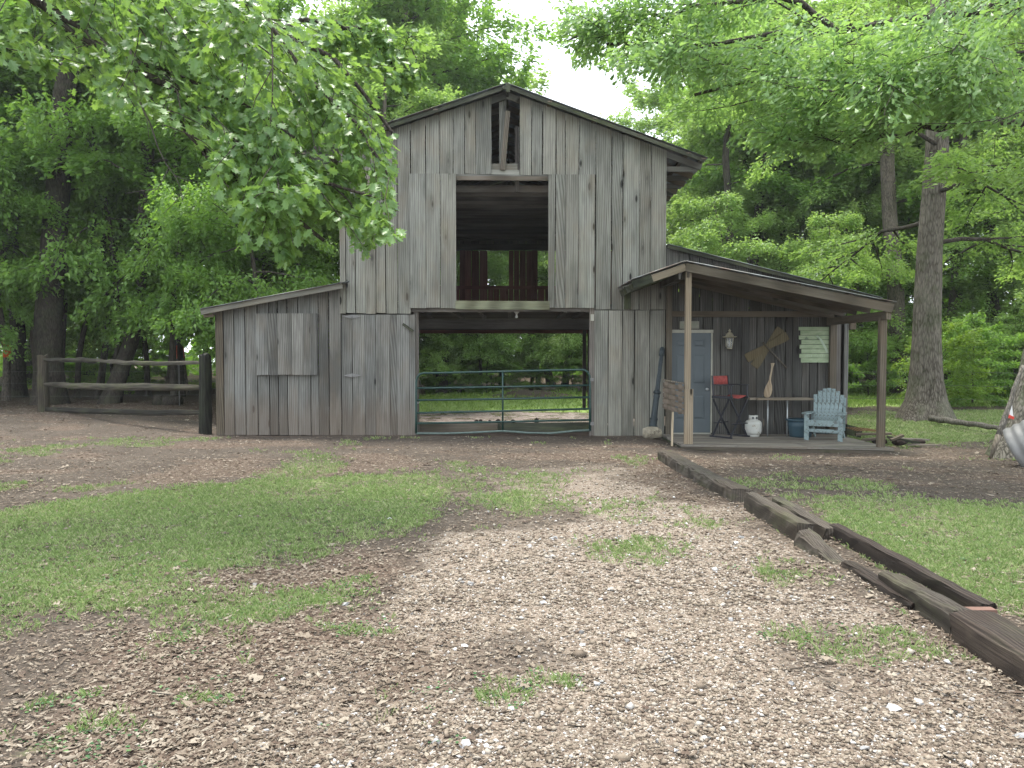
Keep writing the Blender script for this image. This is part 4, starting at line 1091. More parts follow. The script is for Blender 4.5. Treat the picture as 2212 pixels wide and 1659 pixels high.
# ------------------------------------------------------------------ tubular gate
gate = tag(empty('farm_gate', (WX(1275, 15.62), 15.62, 0)), 'green tubular steel farm gate closing the drive-through', 'gate')
YGt = 15.62
inv = Matrix.Translation(-Vector(gate.location))
def GP(x, y): return inv @ P(x, y, YGt)
mb = MB(); fr = [GP(899, 936)] + [GP(899, y) for y in (900, 860, 826)] + [GP(901, 815), GP(907, 808), GP(916, 806)] + [GP(lerp(930, 1250, k / 6), lerp(806, 798.6, k / 6)) for k in range(7)] + [GP(1262, 799), GP(1270, 804), GP(1274, 812)] + [GP(1274.5, y) for y in (840, 880, 931)]
mb.tube(fr, 0.024, 10); mb.build('frame', M['gate'], gate)
mb = MB(); mb.tube([GP(899, 936), GP(960, 936.5), GP(1010, 935), GP(1086, 931), GP(1140, 935), GP(1190, 936), GP(1240, 931), GP(1274, 929)], 0.022, 8); mb.build('bottom_rail', M['gate_worn'], gate)
for ya, yb in ((838.5, 832), (864.5, 858), (892, 883), (914.5, 907)):
    mb = MB(); mb.tube([GP(900, ya), GP(1086, (ya + yb) / 2 + 0.5), GP(1274, yb)], 0.021, 8); mb.build('rail', M['gate'], gate)
mb = MB(); mb.tube([GP(1086, 802.5), GP(1086, 931)], 0.018, 8); mb.build('upright', M['gate'], gate)
for y in (820, 915):
    mb = MB(); p = GP(1276, y); mb.box((p.x - 0.01, p.y - 0.03, p.z - 0.03), (p.x + 0.06, p.y + 0.03, p.z + 0.03)); mb.build('hinge', M['galv'], gate)
mb = MB(); mb.tube([GP(899, 866), GP(903, 872), GP(906, 868)], 0.008, 6); mb.build('chain_latch', M['steel'], gate)

# ------------------------------------------------------------------ split-rail fence, far left
fence = tag(empty('split_rail_fence', (0, 0, 0)), 'old split-rail fence with three mossy rails left of the barn', 'fence')
def rough_post(name, base, h, r, mat, parent, lean=(0, 0), seed=1, label=None):
    rr = random.Random(seed); mb = MB(); n = 10; lev = 9; vs = []
    prof = [1 + rr.uniform(-0.28, 0.28) for _ in range(n)]
    for i in range(lev):
        t = i / (lev - 1)
        for k in range(n):
            a = 6.283 * k / n; q = r * prof[k] * (1.05 - 0.12 * t) * (1 + rr.uniform(-0.06, 0.06))
            z = t * h + (rr.uniform(-0.05, 0.05) if i == lev - 1 else 0)
            vs.append((math.cos(a) * q + lean[0] * t, math.sin(a) * q + lean[1] * t, z))
    fs = [tuple((lev - 1) * n + k for k in range(n))]
    for i in range(lev - 1):
        for k in range(n):
            k2 = (k + 1) % n; fs.append((i*n+k, i*n+k2, (i+1)*n+k2, (i+1)*n+k))
    mb.add(vs, fs); o = mb.build(name, M[mat], parent, base)
    if label: o['label'] = label
    return o
pL = G(94, 888, 0.08); pR = G(444, 935, 0.0)
rough_post('fence_post', (pL.x, pL.y, 0), 1.63, 0.15, 'split', fence, seed=3, label='pale splintered fence post').color = (1.1, 1.03, 0.95, 1)
rough_post('fence_post', (pR.x, pR.y, -0.05), 1.68, 0.115, 'split', fence, (0.02, 0), seed=5, label='dark fence post').color = (0.35, 0.38, 0.36, 1)
def rail(a, b, r, seed, sag=0.03, col=(1, 1, 1, 1)):
    rr = random.Random(seed); n = 7; lev = 14; vs = []; a, b = Vector(a), Vector(b); L = (b - a).length
    prof = [1 + rr.uniform(-0.35, 0.35) for _ in range(n)]
    for i in range(lev):
        t = i / (lev - 1); e = 1 - 0.55 * (abs(t - 0.5) * 2) ** 6
        ox, oy = rr.uniform(-0.010, 0.010), rr.uniform(-0.012, 0.012) - sag * math.sin(math.pi * t)
        for k in range(n):
            an = 6.283 * k / n; q = r * prof[k] * e * (1 + rr.uniform(-0.12, 0.12))
            vs.append((math.cos(an) * q * 0.6 + ox, math.sin(an) * q + oy, t * L))
    fs = [tuple(range(n))[::-1], tuple((lev-1)*n+k for k in range(n))]
    for i in range(lev - 1):
        for k in range(n):
            k2 = (k + 1) % n; fs.append((i*n+k, i*n+k2, (i+1)*n+k2, (i+1)*n+k))
    d = (b - a).normalized(); side = d.cross(Vector((0, 0, 1))).normalized(); up_ = side.cross(d)
    m = Matrix((side, up_, d)).transposed().to_4x4(); m.translation = a
    me = bpy.data.meshes.new('rail'); me.from_pydata(vs, [], fs); me.update()
    o = link('rail', me, M['split'], fence, mat=m); o.color = col
for zl, zr, r, s_ in ((1.50, 1.47, 0.055, 11), (0.82, 0.95, 0.085, 12), (0.14, 0.42, 0.075, 13)):
    A_ = Vector((pL.x, pL.y, zl + 0.0)); B_ = Vector((pR.x, pR.y, zr)); Mx = A_.lerp(B_, 0.42)
    if s_ == 11:
        rail(A_, Mx + Vector((0.1, 0, 0)), r, s_, 0.0, 0 or (0.45, 0.45, 0.42, 1)); rail(Mx - Vector((0.1, -0.05, -0.01)), B_, r * 1.15, s_ + 20, 0.05, (0.7, 0.7, 0.65, 1))
    else: rail(A_, B_, r, s_, 0.04, (0.8, 0.78, 0.72, 1) if s_ == 12 else (0.4, 0.4, 0.38, 1))  # rail tints darkened to paint in the shade they stand in

def steel_post(base, h, mat='iron'):
    mb = MB(); mb.bar((0, 0, -0.1), (0, 0, h), 0.035, 0.006); mb.bar((0, 0.015, -0.1), (0, 0.015, h), 0.006, 0.03)
    return mb, base
wf = tag(empty('wire_fence'), 'thin wire fence on steel posts at the edge of the right woods', 'fence')
pts = [(7.5, 24.0), (12.6, 22.9), (17.5, 21.0), (22, 18.5)]
for x, y in pts:
    mb, b = steel_post(None, 1.3); mb.build('steel_post', M['iron'], wf, (x, y, 0))
for z in (0.35, 0.75, 1.15):
    mb = MB()
    for (a, b) in zip(pts[:-1], pts[1:]): mb.tube([(a[0], a[1], z), ((a[0]+b[0])/2, (a[1]+b[1])/2, z - 0.04), (b[0], b[1], z)], 0.006, 4, False)
    mb.build('wire', M['wire'], wf)
wf = tag(empty('wire_fence'), 'thin wire fence on steel posts in the left woods behind the split rails', 'fence')
pts = [(-22, 23.5), (-17.6, 24), (-14.2, 23.2), (-10.5, 24.2), (-7.0, 24.8)]
for x, y in pts:
    mb, b = steel_post(None, 1.35, 'galv'); mb.build('steel_post', M['galv'], wf, (x, y, 0))
for z in (0.4, 0.8, 1.15):
    mb = MB()
    for (a, b) in zip(pts[:-1], pts[1:]): mb.tube([(a[0], a[1], z), ((a[0]+b[0])/2, (a[1]+b[1])/2, z - 0.03), (b[0], b[1], z)], 0.005, 4, False)
    mb.build('wire', M['wire'], wf)

# ------------------------------------------------------------------ railroad ties along the drive
def tie(name, a, b, w, h, mat, label, group='old timbers edging the drive', seed=1, sink=0.05, bend=0.0, ends=(1, 1), rot=0.0, rag=0.012, taper=(1, 1), zoff=0.0):
    rr = random.Random(seed); a, b = Vector(a), Vector(b); L = (b - a).length; d = (b - a).normalized()
    lev = max(8, int(L / 0.14)); n = 12; vs = []
    # section corners, rounded
    sec = [(-.5, -.5), (0, -.5), (.5, -.5), (.5, -.1), (.5, .36), (.42, .49), (.15, .5), (-.15, .5), (-.42, .49), (-.5, .36), (-.5, .0), (-.5, -.3)]
    wob = [rr.uniform(-1, 1) for _ in range(n)]
    for i in range(lev + 1):
        t = i / lev; tp = lerp(taper[0], taper[1], t)
        for k, (sx, sz) in enumerate(sec):
            q = rag * (0.9 if sz > 0.3 else 0.6)
            gr = 0.25 * rag * wob[k] * math.sin(t * L * 3 + k)
            ext = (rr.uniform(-0.03, 0.03) if i in (0, lev) else 0)
            vs.append((sx * w + rr.uniform(-q, q) + gr + bend * math.sin(math.pi * t), sz * h * tp - (1 - tp) * h * 0.5 + rr.uniform(-q, q) * 0.8 + gr, t * L + ext))
    fs = [tuple(range(n))[::-1], tuple(lev * n + k for k in range(n))]
    for i in range(lev):
        for k in range(n):
            k2 = (k + 1) % n; fs.append((i*n+k, i*n+k2, (i+1)*n+k2, (i+1)*n+k))
    side = d.cross(Vector((0, 0, 1))).normalized(); up_ = side.cross(d)
    m = Matrix((side, up_, d)).transposed().to_4x4(); m.translation = a + Vector((0, 0, h / 2 - sink + zoff))
    m = m @ Matrix.Rotation(rot, 4, 'Z')
    me = bpy.data.meshes.new(name); me.from_pydata(vs, [], fs); me.update()
    o = link(name, me, M[mat], None, mat=m)
    return tag(o, label, 'timber', group)
def GG(x, y, z=0.0): g = G(x, y); return (g.x, g.y, z)
TW = 0.21
def edge(x, y, off=TW / 2): g = G(x, y); return (g.x + off, g.y, 0)
tie('landscape_timber', edge(1422, 993), edge(1580, 1085), 0.22, 0.20, 'tie', 'farthest timber from the camera, greyed and sunk at its near end', seed=2, rag=0.014, bend=0.03)
tie('landscape_timber', edge(1600, 1100), edge(1712, 1175), 0.13, 0.23, 'tie', 'short mossy squared timber second from the porch', seed=3, rag=0.008, zoff=0.0)
g1, g2 = G(1655, 1098), G(1765, 1170)
tie('landscape_timber', (g1.x + 0.12, g1.y, 0), (g2.x + 0.12, g2.y, 0), 0.14, 0.17, 'tie', 'flat greyed timber lying behind the short mossy one', seed=4, rag=0.009)
tie('landscape_timber', edge(1718, 1182, 0.07), edge(1795, 1218, 0.07), 0.15, 0.15, 'tie', 'broken wedge of timber leaning into the leaves', seed=5, rag=0.012, taper=(1.25, 0.25), zoff=0.02)
tie('landscape_timber', edge(1778, 1165, 0.10), edge(2072, 1352, 0.17), 0.09, 0.17, 'tie_dark', 'long thin split timber, the rear one beside the grass', seed=6, rag=0.007, zoff=0.02)
tie('landscape_timber', edge(1815, 1225, 0.06), edge(1960, 1318, 0.06), 0.10, 0.10, 'tie_dark', 'low rotten lower half of a split timber', seed=7, rag=0.011)
tie('landscape_timber', edge(1890, 1268, 0.10), edge(2040, 1378, 0.11), 0.13, 0.21, 'tie', 'split grey timber with a squared near end', seed=8, rag=0.012, taper=(0.75, 1.0))
tie('landscape_timber', edge(2046, 1382, 0.14), edge(2420, 1640, 0.14), 0.24, 0.22, 'tie_dark', 'dark rounded timber nearest the camera', seed=9, rag=0.010)
# perforated brick end between the two near timbers
g = G(2052, 1378)
M['clay'] = plain('dusty_red_clay', (0.15, 0.085, 0.065), 0.9, 0, 0.25, 14)
br = MB(); br.box((-0.085, -0.03, 0), (0.085, 0.03, 0.17)); o = br.build('clay_block', M['clay'], None, (g.x + 0.2, g.y + 0.06, -0.02))
tag(o, 'reddish perforated block wedged between the two nearest timbers', 'block')
for i in range(5):
    for j in range(4):
        h_ = MB(); h_.box((-0.008, -0.0315, -0.008), (0.008, -0.0300, 0.008)); q = h_.build('hole', M['black'], o, (-0.066 + i * 0.033, 0, 0.05 + j * 0.032))

# ------------------------------------------------------------------ porch things
def W(x, y, Y): return P(x, y, Y)
# tall folding director's chair
ch = tag(empty('director_chair', (W(1574, 940, 15.3).x, 15.22, 0.0), R(38)), 'tall black folding chair with faded red canvas seat and back', 'chair')
w2, d2, zs = 0.255, 0.21, 0.80
def part_bar(root, name, pts, w, t, mat, up=(0, 0, 1)):
    mb = MB()
    for a, b in zip(pts[:-1], pts[1:]): mb.bar(a, b, w, t, up)
    return mb.build(name, M[mat], root)
for sy in (-1, 1):
    y = sy * d2
    part_bar(ch, 'leg', [(-w2 - 0.03, y - 0.012, 0.02), (w2, y - 0.012, zs - 0.04)], 0.034, 0.02, 'black', (0, 1, 0))
    part_bar(ch, 'leg', [(w2 + 0.03, y + 0.012, 0.02), (-w2, y + 0.012, zs - 0.04)], 0.034, 0.02, 'black', (0, 1, 0))
for sx in (-1, 1):
    x = sx * w2
    part_bar(ch, 'side_rail', [(x, -d2 - 0.03, zs), (x, d2 + 0.03, zs)], 0.03, 0.05, 'black')
    part_bar(ch, 'foot_rail', [(sx * (w2 + 0.03), -d2 - 0.05, 0.02), (sx * (w2 + 0.03), d2 + 0.05, 0.02)], 0.03, 0.03, 'black')
    part_bar(ch, 'arm', [(x, -d2 - 0.04, zs + 0.24), (x, d2, zs + 0.24)], 0.05, 0.02, 'black')
    part_bar(ch, 'arm_post', [(x, -d2, zs), (x, -d2, zs + 0.24)], 0.03, 0.02, 'black', (0, 1, 0))
    part_bar(ch, 'back_post', [(x, d2, zs), (x, d2 + 0.03, zs + 0.42)], 0.03, 0.022, 'black', (0, 1, 0))
part_bar(ch, 'footrest', [(-w2 + 0.02, -d2 - 0.02, 0.28), (w2 - 0.02, -d2 - 0.02, 0.28)], 0.04, 0.02, 'black')
part_bar(ch, 'stretcher', [(-w2 + 0.04, d2, 0.28), (w2 - 0.04, d2, 0.28)], 0.03, 0.02, 'black')
mb = MB(); vs = []; n = 8
for i in range(n + 1):
    t = i / n; x = lerp(-w2, w2, t); z = zs + 0.03 - 0.05 * math.sin(math.pi * t)
    vs += [(x, -d2 + 0.01, z), (x, d2 - 0.01, z), (x, -d2 + 0.01, z - 0.004), (x, d2 - 0.01, z - 0.004)]
fs = []
for i in range(n): a = i * 4; b = a + 4; fs += [(a, b, b + 1, a + 1), (a + 2, a + 3, b + 3, b + 2), (a, a + 2, b + 2, b), (a + 1, b + 1, b + 3, a + 3)]
mb.add(vs, fs, True); mb.build('seat', M['red_cloth'], ch)
mb = MB(); vs = []
for i in range(n + 1):
    t = i / n; x = lerp(-w2 - 0.015, w2 + 0.015, t); y = d2 + 0.02 + 0.03 * math.sin(math.pi * t)
    vs += [(x, y, zs + 0.24), (x, y + 0.015, zs + 0.41), (x, y + 0.006, zs + 0.24), (x, y + 0.021, zs + 0.41)]
mb.add(vs, [tuple(f) for f in fs], True); mb.build('backrest', M['red_cloth'], ch)

# propane tank
tk = tag(empty('propane_tank', (W(1629, 936, 15.3).x, 15.36, 0.0)), 'grimy white propane tank on the deck under the table', 'gas tank')
MB().lathe([(0, 0.03), (0.09, 0.03), (0.135, 0.042), (0.156, 0.08), (0.163, 0.12), (0.163, 0.25), (0.156, 0.285), (0.13, 0.315), (0.075, 0.335), (0, 0.34)], 28).build('body', M['tank'], tk)
MB().lathe([(0.118, 0.0), (0.123, 0.0), (0.123, 0.05), (0.118, 0.05)], 24).build('foot_ring', M['tank'], tk)
mb = MB(); vs = []; n = 24
for i in range(n + 1):
    a = R(-235) + R(290) * i / n
    for r_, z in ((0.092, 0.315), (0.088, 0.425), (0.083, 0.425), (0.087, 0.315)): vs.append((math.cos(a) * r_, math.sin(a) * r_, z))
mb.add(vs, [(i*4+k, i*4+(k+1) % 4, i*4+4+(k+1) % 4, i*4+4+k) for i in range(n) for k in range(4)], True); mb.build('collar', M['tank'], tk)
for sx in (-0.035, 0.042):
    mb = MB(); mb.prism([(sx - 0.024, 0.372), (sx - 0.01, 0.354), (sx + 0.012, 0.354), (sx + 0.024, 0.375), (sx + 0.01, 0.394), (sx - 0.012, 0.394)], -0.0925, -0.0885 + abs(sx) * 0.2)
    mb.build('hand_hole', M['black'], tk)
MB().lathe([(0.02, 0.345), (0.02, 0.39), (0.035, 0.395), (0.035, 0.42), (0, 0.42)], 12).build('valve', M['brass'], tk)

# shelf table on thin steel legs
tb = tag(empty('side_table', (W(1685, 860, 15.4).x, 15.46, 0.0)), 'narrow plank table on thin steel legs against the porch wall', 'table')
zt_ = 0.75; lx = W(1616, 862, 15.45).x - tb.location.x; rx = W(1750, 862, 15.45).x - tb.location.x
for k in range(3):
    yy = -0.17 + k * 0.125
    o = board(tb, 'top_board', (lx + (0.12 if k == 0 else 0.0), yy, zt_ - 0.0), (rx, yy, zt_ + 0.0), 0.122, 0.035, 'deck'); o.color = (1.25, 1.2, 1.1, 1)
for x in (W(1657, 900, 15.4).x, W(1699, 900, 15.4).x):
    mb = MB(); mb.tube([(x - tb.location.x, -0.10, 0.0), (x - tb.location.x, -0.10, zt_ - 0.018)], 0.014, 8); mb.build('leg', M['steel'], tb)

# blue tub with rim
bt = tag(empty('blue_tub', (W(1728, 935, 15.3).x, 15.28, 0.0)), 'round dark blue plastic tub behind the garden chair', 'tub')
MB().lathe([(0, 0.004), (0.20, 0.0), (0.212, 0.03), (0.236, 0.19), (0.242, 0.2), (0.252, 0.33), (0.246, 0.33), (0.232, 0.2), (0.2, 0.02), (0, 0.02)], 32).build('tub_body', M['tub'], bt)
MB().lathe([(0.248, 0.32), (0.285, 0.325), (0.29, 0.345), (0.275, 0.36), (0.248, 0.355)], 32).build('rim', M['tub'], bt)

# carved paddle standing on the table
pa = tag(empty('canoe_paddle', (W(1655, 858, 15.58).x, 15.53, zt_ + 0.02)), 'short pale wooden paddle propped blade-down on the table', 'paddle')
ax = Vector((0.145, 0.10, 0.70)); L_ = ax.length
mrot = ax.to_track_quat('Z', 'Y').to_matrix().to_4x4()
prof = [(0.0, 0.03), (0.02, 0.07), (0.08, 0.092), (0.16, 0.094), (0.24, 0.075), (0.31, 0.042), (0.36, 0.024), (0.5, 0.018), (0.62, 0.018), (0.66, 0.03), (0.70, 0.045), (0.715, 0.05)]
def flat_profile(prof, th):
    vs = []; n = len(prof)
    for z, w in prof:
        for sx, sy in ((-1, 0), (-0.6, -1), (0.6, -1), (1, 0), (0.6, 1), (-0.6, 1)): vs.append((sx * w, sy * th / 2, z))
    fs = [tuple(range(6)), tuple((n - 1) * 6 + k for k in range(6))[::-1]] + [(i*6+k, (i+1)*6+k, (i+1)*6+(k+1) % 6, i*6+(k+1) % 6) for i in range(n - 1) for k in range(6)]
    return vs, fs
vs, fs = flat_profile(prof[:7], 0.028)
mb = MB(); mb.add([mrot @ Vector(v) for v in vs], fs); mb.build('blade', M['pale_paddle'], pa)
vs, fs = flat_profile([(0.355, 0.025)] + prof[6:], 0.030)
mb = MB(); mb.add([mrot @ Vector(v) for v in vs], fs); mb.build('handle', M['pale_paddle'], pa)
mb = MB()
for (x0, x1, z) in ((-0.03, 0.035, 0.13), (-0.035, 0.02, 0.155), (-0.02, 0.04, 0.18)):
    mb.box((x0, -0.0185, z), (x1, -0.0175, z + 0.008), mrot)
mb.build('faded_lettering', M['rust'], pa)

# crossed brown blades with a rod, nailed on the wall
YW = BY - 0.03
xp = tag(empty('crossed_paddles', (W(1660, 747, YW).x, YW - 0.02, W(1660, 747, YW).z)), 'two crossed brown paddle boards with a thin rod, hung on the porch wall', 'wall decoration')
org = Vector(xp.location)
for k, (a, b, dy) in enumerate((((1612, 774.5), (1701, 724.5), -0.005), ((1629.5, 792), (1688, 710), 0.018))):
    pa_, pb_ = W(*a, YW) - org, W(*b, YW) - org
    d = pb_ - pa_; Lb = d.length; d.normalize(); s_ = d.cross(Vector((0, 1, 0)))
    mb = MB(); pr_ = [(0, 0.088), (0.1, 0.092), (0.32, 0.075), (0.5, 0.058), (0.68, 0.075), (0.9, 0.095), (1, 0.085)]
    vs = []
    for t, w in pr_:
        c = pa_ + d * (t * Lb)
        for q, yy in ((-1, 0), (1, 0), (1, 0.018), (-1, 0.018)): vs.append(c + s_ * (q * w) + Vector((0, dy + yy, 0)))
    n = len(pr_); fs = [(0, 3, 2, 1), ((n-1)*4, (n-1)*4+1, (n-1)*4+2, (n-1)*4+3)] + [(i*4+j, i*4+(j+1) % 4, i*4+4+(j+1) % 4, i*4+4+j) for i in range(n - 1) for j in range(4)]
    mb.add(vs, fs); mb.build('blade', M['paddle'], xp)
mb = MB(); mb.tube([W(1647, 740, YW) - org + Vector((0, -0.03, 0)), W(1698, 795, YW) - org + Vector((0, -0.03, 0))], 0.016, 8); mb.build('rod', M['beam'], xp)
# slatted picture sign
s_o = W(1760, 783, YW)
sg = tag(empty('slat_sign', (s_o.x, YW - 0.012, s_o.z)), 'pale green slatted board picture, faded, hung right on the porch wall', 'sign')
def signmat(green):
    s = NT('faded_green_sign_paint_' + str(green)); tc = s.n('ShaderNodeTexCoord'); geo = s.n('ShaderNodeNewGeometry'); v = tc.outputs['Object']
    n = s.noise(s.mapping(v, (3, 3, 9)), 1.5, 5, 0.65)
    c = s.ramp(n, [(0.35, (0.25, 0.33, 0.20)), (0.6, (0.37, 0.44, 0.29)), (0.75, (0.43, 0.46, 0.35))])
    return s.done(s.bsdf(c, 0.8, s.bump(s.noise(s.mapping(v, (4, 4, 60)), 1, 3), 0.2, 0.003)))
M['sign'] = signmat(1)
def paintpl(nm, c): return plain(nm, c, 0.85, 0, 0.15, 12)
M['sign_pale'] = paintpl('faded_pale_print', (0.42, 0.50, 0.38)); M['sign_dark'] = paintpl('faded_dark_print', (0.19, 0.24, 0.17))
sl = [(1725, 1795, 706, 714), (1729, 1791, 714, 724), (1725.5, 1795, 724.5, 733.5), (1731, 1791.5, 734, 744), (1727, 1795, 744.5, 753.5), (1731, 1791.5, 754, 763.5), (1726.5, 1794.5, 764, 773), (1730, 1791, 773.3, 783.3)]
so = Vector(sg.location)
for i, (x0, x1, y0, y1) in enumerate(sl):
    a, b = W(x0, y1, YW) - so, W(x1, y0, YW) - so
    mb = MB(); mb.box((a.x, 0.002 * (i % 2), a.z + 0.002), (b.x, 0.018, b.z - 0.002)); o = mb.build('slat', M['sign'], sg); t = i / 7
    o.color = (1, 1, 1, 1)
mb = MB()   # faded sweep on the print
cv = [(1763, 724.8), (1772, 733.2), (1778, 744), (1783, 753.4), (1787, 763.2)]
for (a, b), dy in zip(zip(cv[:-1], cv[1:]), (-0.0008, 0.0012, -0.0008, 0.0012)):
    p, q = W(*a, YW) - so, W(*b, YW) - so
    mb.add([(p.x - 0.02, dy, p.z), (p.x + 0.03, dy, p.z), (q.x + 0.03, dy, q.z), (q.x - 0.02, dy, q.z)], [(0, 1, 2, 3)])
mb.build('faded_sweep', M['sign_pale'], sg)
mb = MB()
for x, y, w, h, dy in ((1764, 733, 6, 7, -0.0008), (1737, 733, 10, 6, -0.0008)):
    p = W(x, y, YW) - so; mb.add([(p.x, dy, p.z), (p.x + w * 0.0094, dy, p.z), (p.x + w * 0.004, dy, p.z + h * 0.0094)], [(0, 1, 2)])
mb.build('faded_peak', M['sign_dark'], sg)
mb = MB()
for i in range(11):
    if i in (4,): continue
    p = W(1740 + i * 4.0, 771, YW) - so; w = random.uniform(0.010, 0.022); h = random.uniform(0.03, 0.045)
    mb.add([(p.x, -0.0008, p.z), (p.x + 0.006, -0.0008, p.z), (p.x + 0.006, -0.0008, p.z + h), (p.x, -0.0008, p.z + h)], [(0, 1, 2, 3)])
    mb.add([(p.x + 0.006, -0.0008, p.z + h * 0.5), (p.x + w, -0.0008, p.z + h * 0.4), (p.x + w, -0.0008, p.z + h * 0.6), (p.x + 0.006, -0.0008, p.z + h * 0.65)], [(0, 1, 2, 3)])
mb.build('faded_lettering', M['sign_pale'], sg)
M['cream_sign'] = plain('faded_cream_board', (0.235, 0.235, 0.19), 0.85, 0, 0.2, 9)
# small sign over the door
a, b = W(1468, 710, YW), W(1510, 694, YW)
ds = tag(empty('door_sign', (a.x, YW - 0.012, a.z)), 'small faded cream board sign above the door', 'sign')
mb = MB(); mb.box((0, 0, 0), (b.x - a.x, 0.02, b.z - a.z)); mb.build('sign_board', M['cream_sign'], ds)
mb = MB(); x = 0.04
while x < b.x - a.x - 0.05:
    w = random.uniform(0.015, 0.03); z0 = 0.06 + random.uniform(-0.01, 0.01)
    mb.add([(x, -0.001, z0), (x + w, -0.001, z0 + 0.01), (x + w, -0.001, z0 + 0.018), (x, -0.001, z0 + 0.010)], [(0, 1, 2, 3)]); mb.add([(x, -0.001, z0), (x + 0.005, -0.001, z0), (x + 0.005, -0.001, z0 + 0.04), (x, -0.001, z0 + 0.04)], [(0, 1, 2, 3)]); x += w + 0.012
mb.build('faded_script', M['sign_dark'], ds)

# coach lantern
lp = W(1572, 740, BY); LY = BY - 0.13
ln = tag(empty('wall_lantern', (lp.x, LY, W(1572, 754, LY).z)), 'tarnished brass coach lantern with clear glass beside the door', 'wall lamp')
MB().lathe([(0, 0), (0.05, 0.0), (0.055, 0.012), (0.05, 0.02), (0, 0.02)], 18).build('base', M['brass'], ln)
MB().lathe([(0.052, 0.02), (0.066, 0.10), (0.082, 0.23), (0.079, 0.23), (0.062, 0.1), (0.048, 0.022)], 8).build('glass', M['glass'], ln)
for k in range(8):
    a = 6.283 * k / 8; mb = MB(); mb.tube([(math.cos(a) * 0.054, math.sin(a) * 0.054, 0.02), (math.cos(a) * 0.068, math.sin(a) * 0.068, 0.10), (math.cos(a) * 0.084, math.sin(a) * 0.084, 0.235)], 0.004, 5); mb.build('cage_bar', M['brass'], ln)
MB().lathe([(0, 0.235), (0.12, 0.235), (0.145, 0.245), (0.14, 0.255), (0.085, 0.262), (0.07, 0.30), (0.045, 0.335), (0.015, 0.345), (0.022, 0.365), (0.034, 0.37), (0.02, 0.385), (0.008, 0.39), (0.012, 0.405), (0, 0.412)], 20).build('hood', M['brass'], ln)
MB().tube([(0, 0.0, 0.03), (0, 0, 0.12)], 0.012, 8).build('candle_tube', M['bulb'], ln)
mb = MB(); mb.box((-0.045, 0.105, 0.05), (0.045, 0.125, 0.32)); mb.tube([(0, 0.105, 0.13), (0, 0.07, 0.08), (0, 0.04, 0.01)], 0.009, 6); mb.build('wall_bracket', M['brass'], ln)

# ceiling lamp in the passage
cl = W(1116, 672, BY + 0.35)
bl = tag(empty('ceiling_lamp', (cl.x, BY + 0.45, 2.52)), 'bare white bulb on a round holder under the passage ceiling', 'lamp')
MB().lathe([(0, 0.04), (0.06, 0.04), (0.06, 0.02), (0.03, -0.01), (0.02, -0.03), (0, -0.03)], 16).build('holder', M['bulb'], bl)
MB().lathe([(0.016, -0.03), (0.018, -0.05), (0.03, -0.08), (0.028, -0.10), (0, -0.115)], 16).build('bulb', M['white'], bl)

# weathered adirondack chair
ac = tag(empty('adirondack_chair', (W(1785, 940, 14.75).x, 14.78, 0.0), R(-31)), 'peeling light blue slatted garden chair on the deck', 'chair')
def abox(name, a, b, w, t, up=(0, 0, 1)):
    o = board(ac, name, a, b, w, t, 'blue_wood', up=up, amt=0.06); return o
hw = 0.27
for s_ in (-1, 1):
    abox('front_leg', (s_ * (hw + 0.03), -0.30, 0.0), (s_ * (hw + 0.03), -0.30, 0.50), 0.085 if s_ < 0 else 0.085, 0.03, (0, 1, 0))
    # long side board running from the front down to the ground at the back
    mb = MB(); mb.prism([(-0.33, 0.28), (-0.33, 0.37), (-0.05, 0.345), (0.30, 0.20), (0.52, 0.0), (0.40, 0.0), (0.20, 0.13), (-0.10, 0.255)], -0.012, 0.012, Matrix.Translation((s_ * hw, 0, 0)) @ Matrix.Rotation(R(90), 4, 'Z'))
    mb.build('side_board', M['blue_wood'], ac)
    # arm rest, wide at the front
    mb = MB(); y0, y1 = -0.37, 0.30; xo, xi = s_ * (hw + 0.12), s_ * (hw - 0.035)
    pl_ = [(xi, y0 + 0.03), (xi + (xo - xi) * 0.2, y0), (xi + (xo - xi) * 0.8, y0), (xo, y0 + 0.05), (xo - s_ * 0.01, -0.1), (xi + (xo - xi) * 0.6, y1), (xi, y1)]
    vs = [(x, y, 0.502) for x, y in pl_] + [(x, y, 0.524) for x, y in pl_]; n = len(pl_)
    mb.add(vs, [tuple(range(n)), tuple(range(2*n-1, n-1, -1))] + [(i, (i+1) % n, (i+1) % n + n, i + n) for i in range(n)]); mb.build('arm', M['blue_wood'], ac)
    mb = MB(); mb.prism([(-0.285, 0.50), (-0.19, 0.50), (-0.285, 0.33)], -0.012, 0.012, Matrix.Translation((s_ * (hw + 0.03 + 0.02), 0, 0)) @ Matrix.Rotation(R(90), 4, 'Z')); mb.build('arm_bracket', M['blue_wood'], ac)
    abox('rear_post', (s_ * (hw + 0.02), 0.24, 0.16), (s_ * (hw + 0.02), 0.30, 0.80 if s_ > 0 else 0.52), 0.05, 0.022, (0, 1, 0))
for k in range(6):
    y = -0.30 + k * 0.082; z = 0.38 - (0 if k == 0 else k * 0.018)
    abox('seat_slat', (-hw - 0.02, y, z), (hw + 0.02, y, z), 0.072, 0.02)
abox('front_apron', (-hw - 0.02, -0.335, 0.325), (hw + 0.02, -0.335, 0.325), 0.09, 0.02, (0, 1, 0))
abox('stretcher', (-hw - 0.03, -0.28, 0.19), (hw + 0.03, -0.28, 0.19), 0.06, 0.022, (0, 1, 0))
abox('stretcher', (-hw, 0.26, 0.12), (hw, 0.26, 0.12), 0.06, 0.022, (0, 1, 0))
